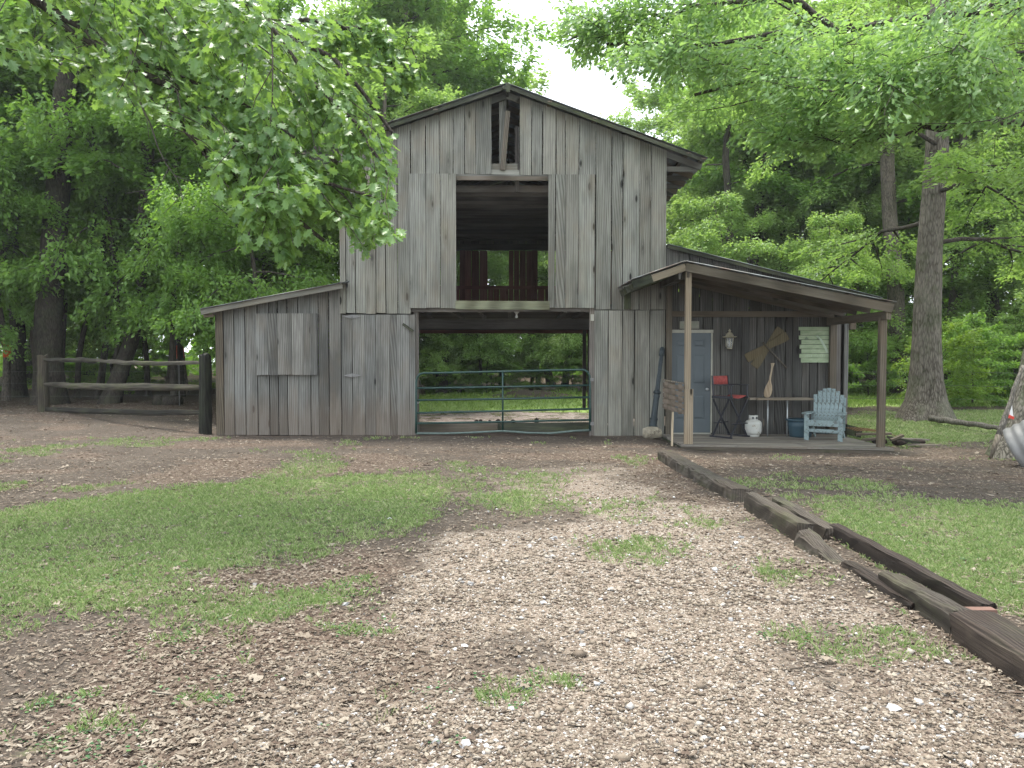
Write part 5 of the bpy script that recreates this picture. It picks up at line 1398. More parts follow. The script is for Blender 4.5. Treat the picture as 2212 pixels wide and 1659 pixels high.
for k in range(7):
    t = (k - 3) / 3; xb = t * 0.205; xt = t * 0.245; zt2 = 0.98 - 0.13 * t * t
    lean = 0.34; w = 0.073
    a = Vector((xb, 0.10, 0.24)); b = Vector((xt, 0.10 + (zt2 - 0.24) * lean, zt2)); xt *= 0.9
    abox('back_slat', a, b, w if abs(t) < 0.9 else 0.068, 0.018, (0, 1, 0))
abox('back_rail', (-0.25, 0.10 + 0.27 * 0.34 + 0.03, 0.50), (0.25, 0.10 + 0.27 * 0.34 + 0.03, 0.50), 0.06, 0.022, (0, 1, 0))
abox('back_rail', (-0.28, 0.10 + 0.55 * 0.34 + 0.03, 0.80), (0.28, 0.10 + 0.55 * 0.34 + 0.03, 0.80), 0.05, 0.022, (0, 1, 0))

# old lamp post leaning on the wall, with a stone at its foot
a, b = W(1410, 925, 15.30), W(1431, 750, 15.68)
lpst = tag(empty('lamp_post', a), 'dark cast iron lamp post leaning on the wall left of the porch', 'lamp post')
d = b - a; mrot = d.to_track_quat('Z', 'Y').to_matrix().to_4x4(); Ll = d.length
MB().lathe([(0, 0), (0.085, 0), (0.09, 0.05), (0.075, 0.07), (0.07, 0.16), (0.085, 0.18), (0.08, 0.20), (0.062, 0.23), (0.058, 0.62), (0.07, 0.66), (0.05, 0.70)], 14, mrot).build('post_base', M['iron'], lpst)
mb = MB(); n = 12; vs = []
for (r_, z) in ((0.055, 0.70), (0.048, 0.8), (0.042, 1.1), (0.038, Ll - 0.2)):
    for k in range(n * 2):
        t = 6.283 * k / (n * 2); q = r_ * (1 if k % 2 else 0.86); vs.append(mrot @ Vector((math.cos(t) * q, math.sin(t) * q, z)))
mb.add(vs, [(i*24+k, i*24+(k+1) % 24, (i+1)*24+(k+1) % 24, (i+1)*24+k) for i in range(3) for k in range(24)]); mb.build('fluted_shaft', M['iron'], lpst)
MB().lathe([(0.06, 0.70), (0.075, 0.72), (0.075, 0.75), (0.055, 0.78), (0.05, 0.78)], 14, mrot).build('collar', M['iron'], lpst)
MB().lathe([(0.038, Ll - 0.2), (0.055, Ll - 0.18), (0.055, Ll - 0.08), (0.045, Ll - 0.02), (0.03, Ll)], 14, mrot).build('cap', M['iron'], lpst)
def rock(name, loc, s, mat, label, cat='stone', seed=1, sub=2, parent=None):
    rr = random.Random(seed); v, f = ico(); mb = MB()
    import bmesh
    bm = bmesh.new(); bmesh.ops.create_icosphere(bm, subdivisions=sub, radius=1)
    for q in bm.verts:
        k = 1 + 0.16 * math.sin(q.co.x * 3 + seed) + 0.14 * math.sin(q.co.y * 4 + seed * 2) + rr.uniform(-0.08, 0.08)
        q.co = Vector((q.co.x * s[0], q.co.y * s[1], q.co.z * s[2])) * k
    me = bpy.data.meshes.new(name); bm.to_mesh(me); bm.free()
    o = link(name, me, M[mat], parent, loc)
    return tag(o, label, cat)
rock('rock', (W(1408, 940, 15.25).x, 15.22, 0.08), (0.17, 0.13, 0.13), 'stone', 'rough pale stone at the foot of the leaning lamp post', seed=4)

# basket-weave panel on a stake, in front of the door
a = W(1431, 822, 14.2); b = W(1477, 828, 14.35)
wp = tag(empty('woven_panel', (W(1452, 956, 14.0).x, 14.02, -0.04)), 'brown basket-weave panel on a thin stake at the porch corner', 'panel')
o0 = Vector(wp.location)
def wpt(u, v, dy=0.0):   # u 0..1 across, v 0..1 up
    p00, p10, p01, p11 = W(1431, 882, 14.15), W(1477, 897, 13.98), W(1432, 822, 14.15), W(1477, 830, 13.98)
    p = p00.lerp(p10, u).lerp(p01.lerp(p11, u), v); return p - o0 + Vector((0, dy, 0))
for j in range(5):
    v = 0.1 + j * 0.19; mb = MB(); vs = []; n = 16
    for i in range(n + 1):
        u = i / n; w = 0.014 * math.sin(u * math.pi * 3 + j * math.pi)
        c = wpt(u, v, w)
        for dz, dy in ((-0.038, -0.003), (0.038, -0.003), (0.038, 0.003), (-0.038, 0.003)): vs.append(c + Vector((0, dy, dz)))
    mb.add(vs, [(i*4+k, i*4+(k+1) % 4, i*4+4+(k+1) % 4, i*4+4+k) for i in range(n) for k in range(4)]); mb.build('strap', M['wicker'], wp)
for i in range(3):
    u = 0.17 + i * 0.33; mb = MB(); vs = []; n = 16
    for j in range(n + 1):
        v = j / n; w = 0.014 * math.sin((v - 0.1) / 0.19 * math.pi + math.pi / 2 + i * math.pi)
        c = wpt(u, v, -w)
        for dx, dy in ((-0.035, -0.003), (0.035, -0.003), (0.035, 0.003), (-0.035, 0.003)): vs.append(c + Vector((dx, dy, 0)))
    mb.add(vs, [(i_*4+k, i_*4+(k+1) % 4, i_*4+4+(k+1) % 4, i_*4+4+k) for i_ in range(n) for k in range(4)]); mb.build('strap', M['wicker'], wp)
mb = MB(); mb.bar(wpt(-0.02, 1.03), wpt(1.02, 1.03), 0.02, 0.02); mb.build('top_rail', M['beam'], wp)
mb = MB(); mb.bar((0.0, 0.0, 0.0), wpt(0.5, 0.1, 0.02), 0.035, 0.02, (0, 1, 0)); mb.build('stake', M['pale_paddle'], wp)

# scrap heap beyond the porch
def heap_board(a, b, w, t, mat, label, cat='board', up=(0, 0, 1)):
    o = board(None, 'scrap_board', a, b, w, t, mat, up=up, rough=0.004); tag(o, label, cat, 'scrap heap beside the porch'); return o
def HW(x, y, Y): return P(x, y, Y)
bx0 = P(1843, 948, 15.6)
cr = MB(); cr.box((-0.16, -0.14, 0), (0.16, 0.14, 0.20), Matrix.Rotation(R(14), 4, 'Y')); o = cr.build('wooden_block', M['mossy'], None, (bx0.x, 15.75, -0.02)); tag(o, 'dark mossy wooden block at the porch end of the scrap heap', 'block')
heap_board(HW(1848, 938, 15.1), HW(1925, 937, 14.9), 0.16, 0.04, 'tan', 'pale plank lying on top of the scrap heap, farthest from the deck')
heap_board(HW(1862, 951, 14.7), HW(1912, 945, 14.5), 0.20, 0.04, 'beam', 'broken brown board behind the outer porch post')
heap_board(HW(1918, 944, 14.6), HW(1985, 957, 14.5), 0.14, 0.05, 'mossy', 'dark rotten board sloping down the right of the heap')
heap_board(HW(1925, 951, 14.4), HW(1950, 940, 14.4), 0.12, 0.04, 'tan', 'short pale board end tilted up in the heap')
heap_board(HW(1940, 947, 14.9), HW(2005, 950, 15.1), 0.09, 0.03, 'deck', 'thin light lath at the far right of the heap')
heap_board(HW(1960, 960, 14.5), HW(2030, 962, 14.3), 0.05, 0.03, 'deck', 'thin stick lying on the ground past the heap')
mb = MB()  # rusty mesh draped over the heap
def hz(u): return 0.12 + 0.06 * math.sin(u * 3.6 + 0.3) - 0.15 * u
nu, nv = 16, 5
for i in range(nu):
    for j in range(nv):
        u0, v0 = i / nu, j / nv; x0 = 6.75 + u0 * 1.15; y0 = 15.0 + v0 * 0.5
        for s1 in (0, 1):
            p = (x0, y0 + s1 * 0.11, hz(u0) + 0.03 * v0); q = (x0 + 1.15 / nu, y0 + (1 - s1) * 0.11, hz(u0 + 1 / nu) + 0.03 * v0)
            mb.bar(p, q, 0.008, 0.008)
tag(mb.build('mesh_netting', M['saw']), 'rusty orange wire mesh draped over the scrap heap', 'wire mesh')
for k, (x, y, r_) in enumerate(((7.05, 14.7, 0.1), (7.4, 14.55, 0.09), (7.75, 14.6, 0.07))):
    o = rock('charred_chunk', (x, y, -0.03), (r_ * 1.7, r_, r_ * 0.7), 'mud', ('dark charred chunk under the scrap boards nearest the deck', 'dark charred chunk in the middle of the scrap heap', 'small dark chunk at the right end of the scrap heap')[k], 'debris', seed=k + 2)

# fallen log in the right clearing
def log(name, a, b, r, mat, label, seed=1, taper=0.8, parent=None, wob=0.05):
    rr = random.Random(seed); a, b = Vector(a), Vector(b); n = 12; pts = [a.lerp(b, i / n) + Vector((0, rr.uniform(-wob, wob), rr.uniform(-0.3, 0.3) * wob)) for i in range(n + 1)]
    mb = MB(); mb.tube(pts, [r * lerp(1, taper, i / n) * rr.uniform(0.9, 1.1) for i in range(n + 1)], 10)
    return tag(mb.build(name, M[mat], parent), label, 'log')
lg = G(2008, 912); lg2 = G(2145, 925)
log('fallen_log', (lg.x, lg.y, 0.10), (lg2.x, lg2.y - 0.3, 0.03), 0.075, 'dead', 'pale fallen log lying in the grass right of the big oak', seed=3, taper=0.7)
log('stump_log', (P(336, 855, 24.5).x, 24.5, 0.16), (P(388, 855, 24.5).x, 24.6, 0.14), 0.22, 'bark_dark', 'dark rotten log on the forest floor behind the rail fence', seed=8)
# leaning stick against the right tree
a, b = W(2138, 992, 12.0), W(2209, 790, 12.35)
rr = random.Random(5); ps = [a.lerp(b, t) + Vector((rr.uniform(-.012, .012), 0, 0)) for t in [i / 8 for i in range(9)]]
st = tag(empty('leaning_branch'), 'crooked grey branch leaning on the right-hand tree trunk', 'branch')
mb = MB(); mb.tube(ps[2:], [0.045, 0.05, 0.04, 0.034, 0.032, 0.03, 0.028], 8); mb.build('stem', M['dead'], st)
mb = MB(); mb.tube(ps[:3], [0.02, 0.036, 0.047], 8); o = mb.build('bare_lower_end', M['beam'], st); o['label'] = 'reddish-brown rotted lower end'
mb = MB(); mb.tube([ps[3], ps[3] + Vector((-0.1, 0, -0.08))], [0.02, 0.006], 6); mb.build('twig_stub', M['dead'], st)
# white and red gadget hung on the trunk
g0 = W(2182, 890, 12.5)
gd = tag(empty('hand_saw', g0), 'white and red hand saw hanging from the right-hand tree', 'hand saw')
MB().prism([(-0.04, 0.12), (0.02, 0.12), (0.05, -0.08), (0.0, -0.08)], -0.01, 0.01).build('blade', M['white'], gd)
MB().prism([(-0.11, -0.08), (-0.09, -0.05), (-0.02, -0.045), (0.06, -0.08), (0.05, -0.12), (-0.02, -0.10)], -0.02, 0.02).build('handle', M['red_plastic'], gd)
# galvanised tub on its side, right edge
gt_ = tag(empty('galvanised_tub', (W(2240, 966, 10.9).x, 10.9, 0.36)), 'ribbed galvanised tub lying on its side by the tree, cut by the right edge', 'tub')
mrot = Matrix.Rotation(R(52), 4, 'Z') @ Matrix.Rotation(R(62), 4, 'X')
prof = [(0.30, -0.30), (0.34, -0.29)]
for i in range(25):
    t = i / 24; prof.append((0.345 + 0.03 * t + 0.010 * math.sin(t * math.pi * 8), -0.28 + 0.5 * t))
prof += [(0.395, 0.23), (0.395, 0.25), (0.37, 0.25), (0.365, 0.225), (0.0, 0.225)]
MB().lathe([(0, -0.30)] + prof, 36, mrot).build('tub_shell', M['galv'], gt_)
mb = MB(); mb.tube([mrot @ Vector((0.385 * math.cos(6.283 * k / 32), 0.385 * math.sin(6.283 * k / 32), 0.245)) for k in range(33)], 0.014, 6, False); mb.build('rolled_rim', M['galv'], gt_)
# ------------------------------------------------------------------ trees
LEAF4 = ([(0, 0, 0), (-0.30, 0.42, 0.06), (0, 1, -0.04), (0.30, 0.42, 0.06)], [(0, 3, 2), (0, 2, 1)])
# lobed oak leaf, two halves folded a little along the rib
_half = [(0.05, 0.06), (0.16, 0.20), (0.34, 0.22), (0.20, 0.36), (0.27, 0.46), (0.50, 0.58), (0.24, 0.60), (0.20, 0.70), (0.27, 0.86), (0.10, 0.80), (0.0, 1.0)]
OAKV = [(0, 0, 0)] + [(x, y, 0.16 * x) for x, y in _half] + [(-x, y, 0.16 * x) for x, y in _half[:-1]] + [(0, 0.5, -0.02)]
_n = len(OAKV) - 1
_loop = [0] + list(range(1, 12)) + list(range(21, 11, -1))
OAKF = [(_loop[i], _loop[(i + 1) % len(_loop)], _n) for i in range(len(_loop))]
OAK = (OAKV, OAKF)
SPAT = ([(0, 0, 0), (-0.07, 0.4, 0.02), (-0.20, 0.82, 0.05), (-0.08, 0.98, 0.02), (0.08, 0.98, 0.02), (0.20, 0.82, 0.05), (0.07, 0.4, 0.02)],
        [(0, 6, 1), (1, 6, 2), (2, 6, 5), (2, 5, 3), (3, 5, 4)])

def vn(v): return v / max(np.linalg.norm(v), 1e-9)
def skeleton(seed, H, zb, Rc, nl, trunk_r, lean=(0, 0), rise=(0.1, 0.6), droop=0.25, sub=7, prof=None, az=None):
    """trunk path, limb paths and sub-branch paths as arrays"""
    r = np.random.default_rng(seed)
    nt = 9; tz = np.linspace(0, 1, nt)
    wob = np.cumsum(r.normal(0, 0.012 * H, (nt, 2)), 0); wob -= wob[0]
    tp = np.stack([wob[:, 0] + lean[0] * tz * H, wob[:, 1] + lean[1] * tz * H, tz * H * 0.96], 1)
    tr = trunk_r * (1 - 0.85 * tz) ; 
    limbs, subs = [], []
    for i in range(nl):
        t = zb / H + (1 - zb / H) * ((i + r.random() * 0.8) / nl) * 0.98
        p0 = np.array([np.interp(t, tz, tp[:, k]) for k in range(3)])
        a = (i * 2.399 + r.normal(0, 0.35)) if az is None else az[0] + (az[1] - az[0]) * r.random()
        f = (t - zb / H) / (1 - zb / H)
        L = Rc * ((prof(f) if prof else (math.sin(math.pi * min(1, 0.25 + 0.72 * f)) ** 0.7))) * r.uniform(0.7, 1.1)
        up = rise[0] + (rise[1] - rise[0]) * f + r.normal(0, 0.08)
        d = np.array([math.cos(a), math.sin(a), up]); d = vn(d)
        n = 7; path = [p0]; dd = d.copy()
        for k in range(n - 1):
            dd = vn(dd + r.normal(0, 0.11, 3) + np.array([0, 0, -droop / n * (1 + k * 0.35)]))
            path.append(path[-1] + dd * L / (n - 1))
        path = np.array(path); lr = max(0.012, trunk_r * (1 - 0.8 * t) * 0.34)
        limbs.append((path, lr))
        for q in range(sub):
            u = 0.22 + 0.78 * (q + r.random() * 0.7) / sub; u = min(u, 1)
            s0 = np.array([np.interp(u * (n - 1), np.arange(n), path[:, k]) for k in range(3)])
            kk = min(int(u * (n - 1)), n - 2); ld = vn(path[kk + 1] - path[kk])
            sg = 1 if q % 2 else -1; ang = sg * r.uniform(0.5, 1.15)
            sd_ = np.array([ld[0] * math.cos(ang) - ld[1] * math.sin(ang), ld[0] * math.sin(ang) + ld[1] * math.cos(ang), ld[2] * 0.5 + r.normal(0, 0.12)])
            if u > 0.93: sd_ = ld
            SL = L * 0.42 * (1.15 - 0.5 * u) * r.uniform(0.7, 1.2) + 0.25
            sp = [s0]; e = vn(sd_)
            for k in range(4):
                e = vn(e + r.normal(0, 0.12, 3) + np.array([0, 0, -droop * 0.12])); sp.append(sp[-1] + e * SL / 4)
            subs.append((np.array(sp), lr * 0.35 * (1.1 - 0.6 * u)))
    return tp, tr, limbs, subs
def leaves_on(subs, n, size, seed, tmpl, lat=0.30, vert=0.07, tilt=0.45, outward=0.6, clump=True, keep=None, droopn=-0.15):
    r = np.random.default_rng(seed)
    paths = np.array([s[0] for s in subs])              # (m,5,3)
    m = len(paths); L = np.linalg.norm(paths[:, -1] - paths[:, 0], axis=1)
    wgt = L * r.uniform(0.4, 1.5, m); wgt /= wgt.sum()
    k = r.choice(m, n, p=wgt); u = r.random(n) ** 0.8 * 1.05
    i = np.minimum((u * 4).astype(int), 3); f = u * 4 - i
    base = paths[k, i] * (1 - f)[:, None] + paths[k, i + 1] * f[:, None]
    dr = paths[k, -1] - paths[k, 0]; dr /= np.maximum(np.linalg.norm(dr, axis=1, keepdims=True), 1e-9)
    sd = np.cross(dr, [0, 0, 1]); sd /= np.maximum(np.linalg.norm(sd, axis=1, keepdims=True), 1e-9)
    o = r.normal(0, 1, n)
    if clump:   # twiglets: leaves gather round discrete side offsets
        tw = r.normal(0, 1, (m, 9)); o = tw[k, np.minimum((u * 9).astype(int), 8)] * 0.85 + r.normal(0, 0.32, n)
    c = base + sd * (o * lat * np.minimum(1, L[k] / 1.2))[:, None] + np.array([0, 0, 1]) * (r.normal(0, vert, n) - 0.10 * np.abs(o) * lat)[:, None] + dr * r.normal(0, 0.05, n)[:, None]
    D = dr * outward + sd * np.sign(o)[:, None] * r.uniform(0.2, 1.0, n)[:, None] + r.normal(0, 0.35, (n, 3)) + np.array([0, 0, droopn])
    U = np.tile([0., 0, 1], (n, 1)) + r.normal(0, tilt, (n, 3))
    S = size * r.uniform(0.6, 1.25, n)
    if keep is not None:
        kk = keep(c); c, D, U, S = c[kk], D[kk], U[kk], S[kk]
    A, B, C = frames(D, U)
    return stamp(*tmpl, c, A, B, C, S)
def tube_mesh(name, tubes, n=6):
    mb = MB()
    for path, rads, k in tubes: mb.tube([tuple(p) for p in path], list(rads), k, False)
    return mb.mesh(name)
def wood_meshes(tp, tr, limbs, subs, flare=1.5, nsub=True, seed=0):
    # trunk: finely ringed so that it flares and wobbles
    nz = 22; zz_ = np.linspace(0, 1, nz) ** 1.5; H = tp[-1, 2]
    pts = np.stack([np.interp(zz_ * H, tp[:, 2], tp[:, k]) for k in range(3)], 1)
    rad = np.interp(zz_ * H, tp[:, 2], tr) * (1 + (flare - 1) * np.exp(-zz_ * H / 0.45))
    n = 16; rg = random.Random(seed); lob = [rg.uniform(0, 6.28) for _ in range(4)]
    vs = []; fs = []
    for i in range(nz):
        fl_ = math.exp(-zz_[i] * H / 0.5)
        for k in range(n):
            a = 6.283 * k / n
            q = rad[i] * (1 + fl_ * 0.18 * math.sin(5 * a + lob[0]) + 0.04 * math.sin(3 * a + lob[1] + i * 0.4) + rg.uniform(-0.015, 0.015))
            vs.append((pts[i, 0] + math.cos(a) * q, pts[i, 1] + math.sin(a) * q, pts[i, 2] - (0.15 if i == 0 else 0)))
    for i in range(nz - 1):
        for k in range(n):
            k2 = (k + 1) % n; fs.append((i*n+k, i*n+k2, (i+1)*n+k2, (i+1)*n+k))
    t = MB(); t.add(vs, fs, True)
    tm = t.mesh('trunk')
    b = []
    for p, r_ in limbs: b.append((p, np.linspace(r_, r_ * 0.25, len(p)), 6))
    if nsub:
        for p, r_ in subs: b.append((p, np.linspace(max(r_, 0.006), max(r_ * 0.3, 0.003), len(p)), 4))
    return tm, tube_mesh('limbs', b)
KINDS = {}
def make_kind(key, seed, H, zb, Rc, nl, tr, nleaf, lsize, leafm, barkm, **kw):
    lk = {k: kw.pop(k) for k in ('lat', 'vert', 'tilt', 'tmpl', 'flare') if k in kw}
    tp, trr, limbs, subs = skeleton(seed, H, zb, Rc, nl, tr, **kw)
    tm, lm = wood_meshes(tp, trr, limbs, subs, lk.pop('flare', 1.4), seed=seed)
    V, Fc = leaves_on(subs, nleaf, lsize, seed + 50, lk.pop('tmpl', LEAF4), **lk)
    cm = np_mesh('crown', V, Fc)
    tm.materials.append(M[barkm]); lm.materials.append(M['twig'] if barkm != 'bark_oak' else M[barkm]); cm.materials.append(M[leafm])
    KINDS[key] = (tm, lm, cm, H, leafm)
make_kind('tall_a', 1, 17, 6.5, 4.2, 22, 0.26, 30000, 0.19, 'leaf_a', 'bark_dark', lat=0.5, vert=0.16, sub=7)
make_kind('tall_b', 2, 20, 8.5, 4.8, 26, 0.33, 44000, 0.21, 'leaf_b', 'bark', lat=0.55, vert=0.18, sub=7)
make_kind('mid_a', 3, 10, 2.0, 3.2, 24, 0.10, 32000, 0.13, 'leaf_a', 'bark_dark', lat=0.44, vert=0.12, tilt=0.42, rise=(0.0, 0.5), droop=0.35, sub=7)
make_kind('mid_b', 4, 9, 1.4, 3.0, 24, 0.09, 30000, 0.128, 'leaf_b', 'bark', lat=0.42, vert=0.14, tilt=0.45, rise=(0.05, 0.6), droop=0.4, sub=7)
make_kind('low_a', 5, 4.2, 0.35, 1.9, 22, 0.035, 15000, 0.11, 'leaf_a', 'bark_dark', lat=0.26, vert=0.06, rise=(0.1, 0.9), sub=6)
make_kind('low_b', 6, 3.4, 0.2, 1.7, 20, 0.03, 13000, 0.105, 'leaf_y', 'bark', lat=0.26, vert=0.06, rise=(0.2, 1.0), sub=6)
def tree(name, key, x, y, s=1.0, rz=0.0, label=None, cat='tree', group=None, sz=1.0, trunk_scale=1.0, leafm=None):
    tm, lm, cm, H, lfm = KINDS[key]
    o = tag(empty(name, (x, y, float(gz(x, y)) - 0.03), rz), label, cat, group); o.scale = (s, s, s * sz)
    t = link('trunk', tm, None, o); t.scale = (trunk_scale, trunk_scale, 1)
    link('limbs', lm, None, o); c = link('crown', cm, None, o)
    if leafm: c.material_slots[0].link = 'OBJECT'; c.material_slots[0].material = M[leafm]
    return o
rt = random.Random(21)
LBL = {
 'left_mid': ('thin understory tree with flat leafy sprays in the dark woods left of the barn', 'understory trees in the left woods'),
 'left_tall': ('tall straight forest tree standing in the woods left of the barn', 'tall trees in the left woods'),
 'back_mid': ('leafy tree at the edge of the clearing seen behind the barn', 'trees behind the barn'),
 'back_tall': ('tall tree rising above and behind the barn roof', 'tall trees behind the barn'),
 'right_mid': ('leafy young tree in the woods right of the porch', 'young trees in the right woods'),
 'right_tall': ('tall forest tree in the hazy woods right of the barn', 'tall trees in the right woods'),
 'left_low': ('low leafy sapling on the forest floor left of the barn', 'saplings in the left woods'),
 'back_low': ('low bush at the foot of the trees beyond the far doorway', 'bushes behind the barn'),
 'right_low': ('low bright green shrub along the edge of the right clearing', 'shrubs in the right woods')}
def put(which, key, x, y, s, sz=1.0, ts=1.0):
    nm = {'m': 'understory_tree', 't': 'forest_tree', 'l': 'shrub'}[which.split('_')[1][0]]
    side = which.split('_')[0]; pick = {'left': ['leaf_a', 'leaf_a', 'leaf_a', 'leaf_b'], 'back': (['leaf_b', 'leaf_c', 'leaf_c'] if nm != 'forest_tree' else ['leaf_a', 'leaf_b', 'leaf_b', 'leaf_c']), 'right': ['leaf_b', 'leaf_c', 'leaf_b', 'leaf_c']}[side]  # paler leaf tones behind and right paint in the brighter woods there
    return tree(nm, key, x, y, s, rt.uniform(0, 6.28), LBL[which][0], 'shrub' if nm == 'shrub' else 'tree', LBL[which][1], sz, ts, rt.choice(pick))
def jit(a): return rt.uniform(-a, a)
# left woods
for x, y, s in ((-10.5, 24.5, 1.0), (-14.0, 26, 1.1), (-18.5, 25.5, 1.05), (-8.2, 27.5, .95), (-12.4, 29, 1.1), (-16.5, 31, 1.15), (-21.5, 30, 1.1), (-24.5, 34, 1.1), (-9.2, 33, 1.1), (-13.8, 35.5, 1.2), (-19, 37, 1.2), (-28, 40, 1.3), (-22, 22.5, .9), (-7.4, 22.6, .8), (-16.8, 21.5, .8), (-23.5, 43, 1.3), (-14, 44, 1.3), (-33, 47, 1.4), (-10.4, 39, 1.2), (-27, 29, 1.1)):
    put('left_mid', 'mid_a', x + jit(.6), y + jit(.6), s * rt.uniform(.9, 1.1), 1.45 if y < 32 else 1.2)
for x, y, s in ((-15.5, 28, 1.0), (-20, 33, 1.1), (-10.5, 31.5, .95), (-25.5, 31, 1.0), (-13, 40, 1.15), (-18, 46, 1.2), (-27, 45, 1.2), (-34, 42, 1.1), (-9, 46, 1.15), (-22, 52, 1.3), (-31, 56, 1.3), (-40, 52, 1.3), (-12, 56, 1.3), (-22.5, 26.5, 1.0), (-30, 35, 1.1), (-8.6, 26.2, .8)):
    put('left_tall', 'tall_a' if rt.random() < 0.7 else 'tall_b', x + jit(1), y + jit(1), s * rt.uniform(.9, 1.1), 1.0, rt.uniform(.6, 1))
for k in range(13):
    put('left_low', 'low_a', rt.uniform(-27, -7.2), rt.uniform(30, 46), rt.uniform(.5, 1.0))
# behind the barn
for x, y, s in ((-8.2, 36, 1.0), (-5.2, 37.5, 1.05), (-2.2, 36.8, 1.0), (0.8, 38, 1.0), (3.6, 37, .95), (6.2, 38.5, 1.05), (9.2, 37, 1.0), (-3.6, 41.5, 1.2), (1.5, 42.5, 1.2), (5.2, 43, 1.2), (-6.8, 44, 1.2), (10.5, 43, 1.2), (-4.6, 33.6, .75), (13, 39, 1.1)):
    put('back_mid', 'mid_a' if rt.random() < 0.6 else 'mid_b', x + jit(.5), y + 5 + jit(.5), s * rt.uniform(.9, 1.1))
for x, y, s in ((-8.5, 42, 1.0), (-4.8, 47, 1.05), (-0.5, 50, .78), (-10, 52, 1.25), (12.6, 50, 1.1), (-6, 58, 1.4), (-3.4, 40.5, 1.25), (-6.2, 37, 1.2), (-4.4, 47, 1.0), (3.2, 48, .84), (13.0, 37, 1.12), (13, 53, 1.25), (-5.5, 40, 1.12), (2.2, 52, .85), (13.8, 42, 1.15), (-7.6, 46, 1.2)):
    put('back_tall', 'tall_b' if rt.random() < 0.6 else 'tall_a', x + jit(.8), y + jit(.8), s)
for k in range(15):
    put('back_low', rt.choice(['low_a', 'low_a', 'low_b']), rt.uniform(-7, 8), rt.uniform(40.5, 44), rt.uniform(.5, .95))
# right woods
for x, y, s in ((9.5, 31.5, .95), (12.5, 30, .9), (17, 31, 1.0), (20.5, 29, 1.0), (14.8, 34, 1.1), (24.5, 31.5, 1.1), (11, 36, 1.1), (18.5, 37, 1.15), (23, 39, 1.2), (28, 36, 1.2), (16, 42, 1.2), (31, 42, 1.3), (26, 46, 1.3), (19.5, 24.5, .8), (24, 25.5, .95), (22, 47, 1.3), (35, 50, 1.4)):
    put('right_mid', 'mid_b' if rt.random() < 0.65 else 'mid_a', x + jit(.6), y + jit(.6), s * rt.uniform(.9, 1.1))
for x, y, s in ((15.2, 36.5, 1.0), (18.5, 33, .95), (22, 36, 1.05), (11.5, 41, .95), (26.5, 34, 1.05), (30, 44, 1.2), (17, 48, 1.1), (24, 52, 1.3), (34, 38, 1.1), (20.5, 43, 1.1), (13.5, 47, 1.0), (30, 58, 1.4), (19, 60, 1.35), (40, 52, 1.3), (28, 28.5, .95)):
    put('right_tall', 'tall_b', x + jit(.8), y + jit(.8), s * rt.uniform(.92, 1.08), 1.0, rt.uniform(.6, 1))
for k in range(16):
    put('right_low', rt.choice(['low_a', 'low_b', 'low_b']), rt.uniform(9, 27), rt.uniform(27, 34), rt.uniform(.5, .95))
tree('shrub', 'low_b', 13.3, 23.6, 0.78, 1.0, 'bright green arching shrub just right of the big oak trunk', 'shrub')
tree('shrub', 'low_a', 9.3, 24.6, 0.8, 2.0, 'dull green shrub seen between the outer porch post and the big oak', 'shrub')
tree('shrub', 'low_a', 15.0, 25.0, 0.72, 4.0, 'dark leafy shrub behind the bright arching one, by the wire fence', 'shrub')
tree('forest_tree', 'tall_b', -5.4, 29.5, 0.74, 1.1, 'light yellow-green tree rising over the left slope of the barn roof', 'tree')

# distant woods: one mass that closes the view between the trunks
r_ = np.random.default_rng(5); n = 42000
ang = r_.uniform(-1.15, 1.15, n); rad = r_.uniform(62, 88, n)
zt_a = 15 + 6 * fbm(ang * 9, ang * 0, 61, 3); gapf = 1 - 0.55 * np.exp(-((ang - 0.075) / 0.085) ** 2)
C_ = np.stack([np.sin(ang) * rad, np.cos(ang) * rad, r_.random(n) ** 1.5 * zt_a * gapf], 1)
A, B, Cc = frames(r_.normal(0, 1, (n, 3)), np.tile([0., 0, 1], (n, 1)) + r_.normal(0, 0.6, (n, 3)))
V, Fc = stamp(*LEAF4, C_, A, B, Cc, r_.uniform(0.5, 1.3, n))
tag(link('distant_woods', np_mesh('distant_woods', V, Fc), M['leaf_a']), 'far wall of woods closing the view behind the nearer trees', kind='stuff')

# named trunks of the left woods: own trunks, shared crowns high above
def trunk_tree(name, x, y, r0, H, lean, label, barkm, crown_key, cs, band=None, flare=1.4, seed=1, limbs_az=None, zb=8):
    o = tag(empty(name, (x, y, float(gz(x, y)) - 0.03)), label, 'tree')
    tp, trr, limbs, subs = skeleton(seed, H, zb, 3.6, 9, r0, lean=lean, sub=4)
    trr = r0 * (1 - 0.55 * np.linspace(0, 1, len(trr)))
    tm, lm = wood_meshes(tp, trr, limbs, subs, flare, seed=seed)
    tm.materials.append(M[barkm]); lm.materials.append(M['twig'])
    link('trunk', tm, None, o); link('limbs', lm, None, o)
    V, Fc = leaves_on(subs, 9000, 0.2, seed + 9, LEAF4, lat=0.5, vert=0.15)
    cm = np_mesh('crown', V, Fc); cm.materials.append(M['leaf_a']); link('crown', cm, None, o)
    if band:
        z0, z1 = band; i = lambda z: [float(np.interp(z, tp[:, 2], tp[:, k])) for k in (0, 1)]
        mb = MB(); mb.tube([(*i(z0), z0), (*i((z0 + z1) / 2), (z0 + z1) / 2), (*i(z1), z1)], r0 * 1.06 * 0.97, 14, False); mb.build('paint_band', M['orange'], o)
    return o
def TX_(x, y, Y): return P(x, y, Y).x
trunk_tree('forest_tree', TX_(107, 880, 24.5), 24.5, 0.43, 20, (0.0, 0), 'thickest dark trunk behind the left end of the split-rail fence', 'bark_dark', None, 1, flare=1.25, seed=31)
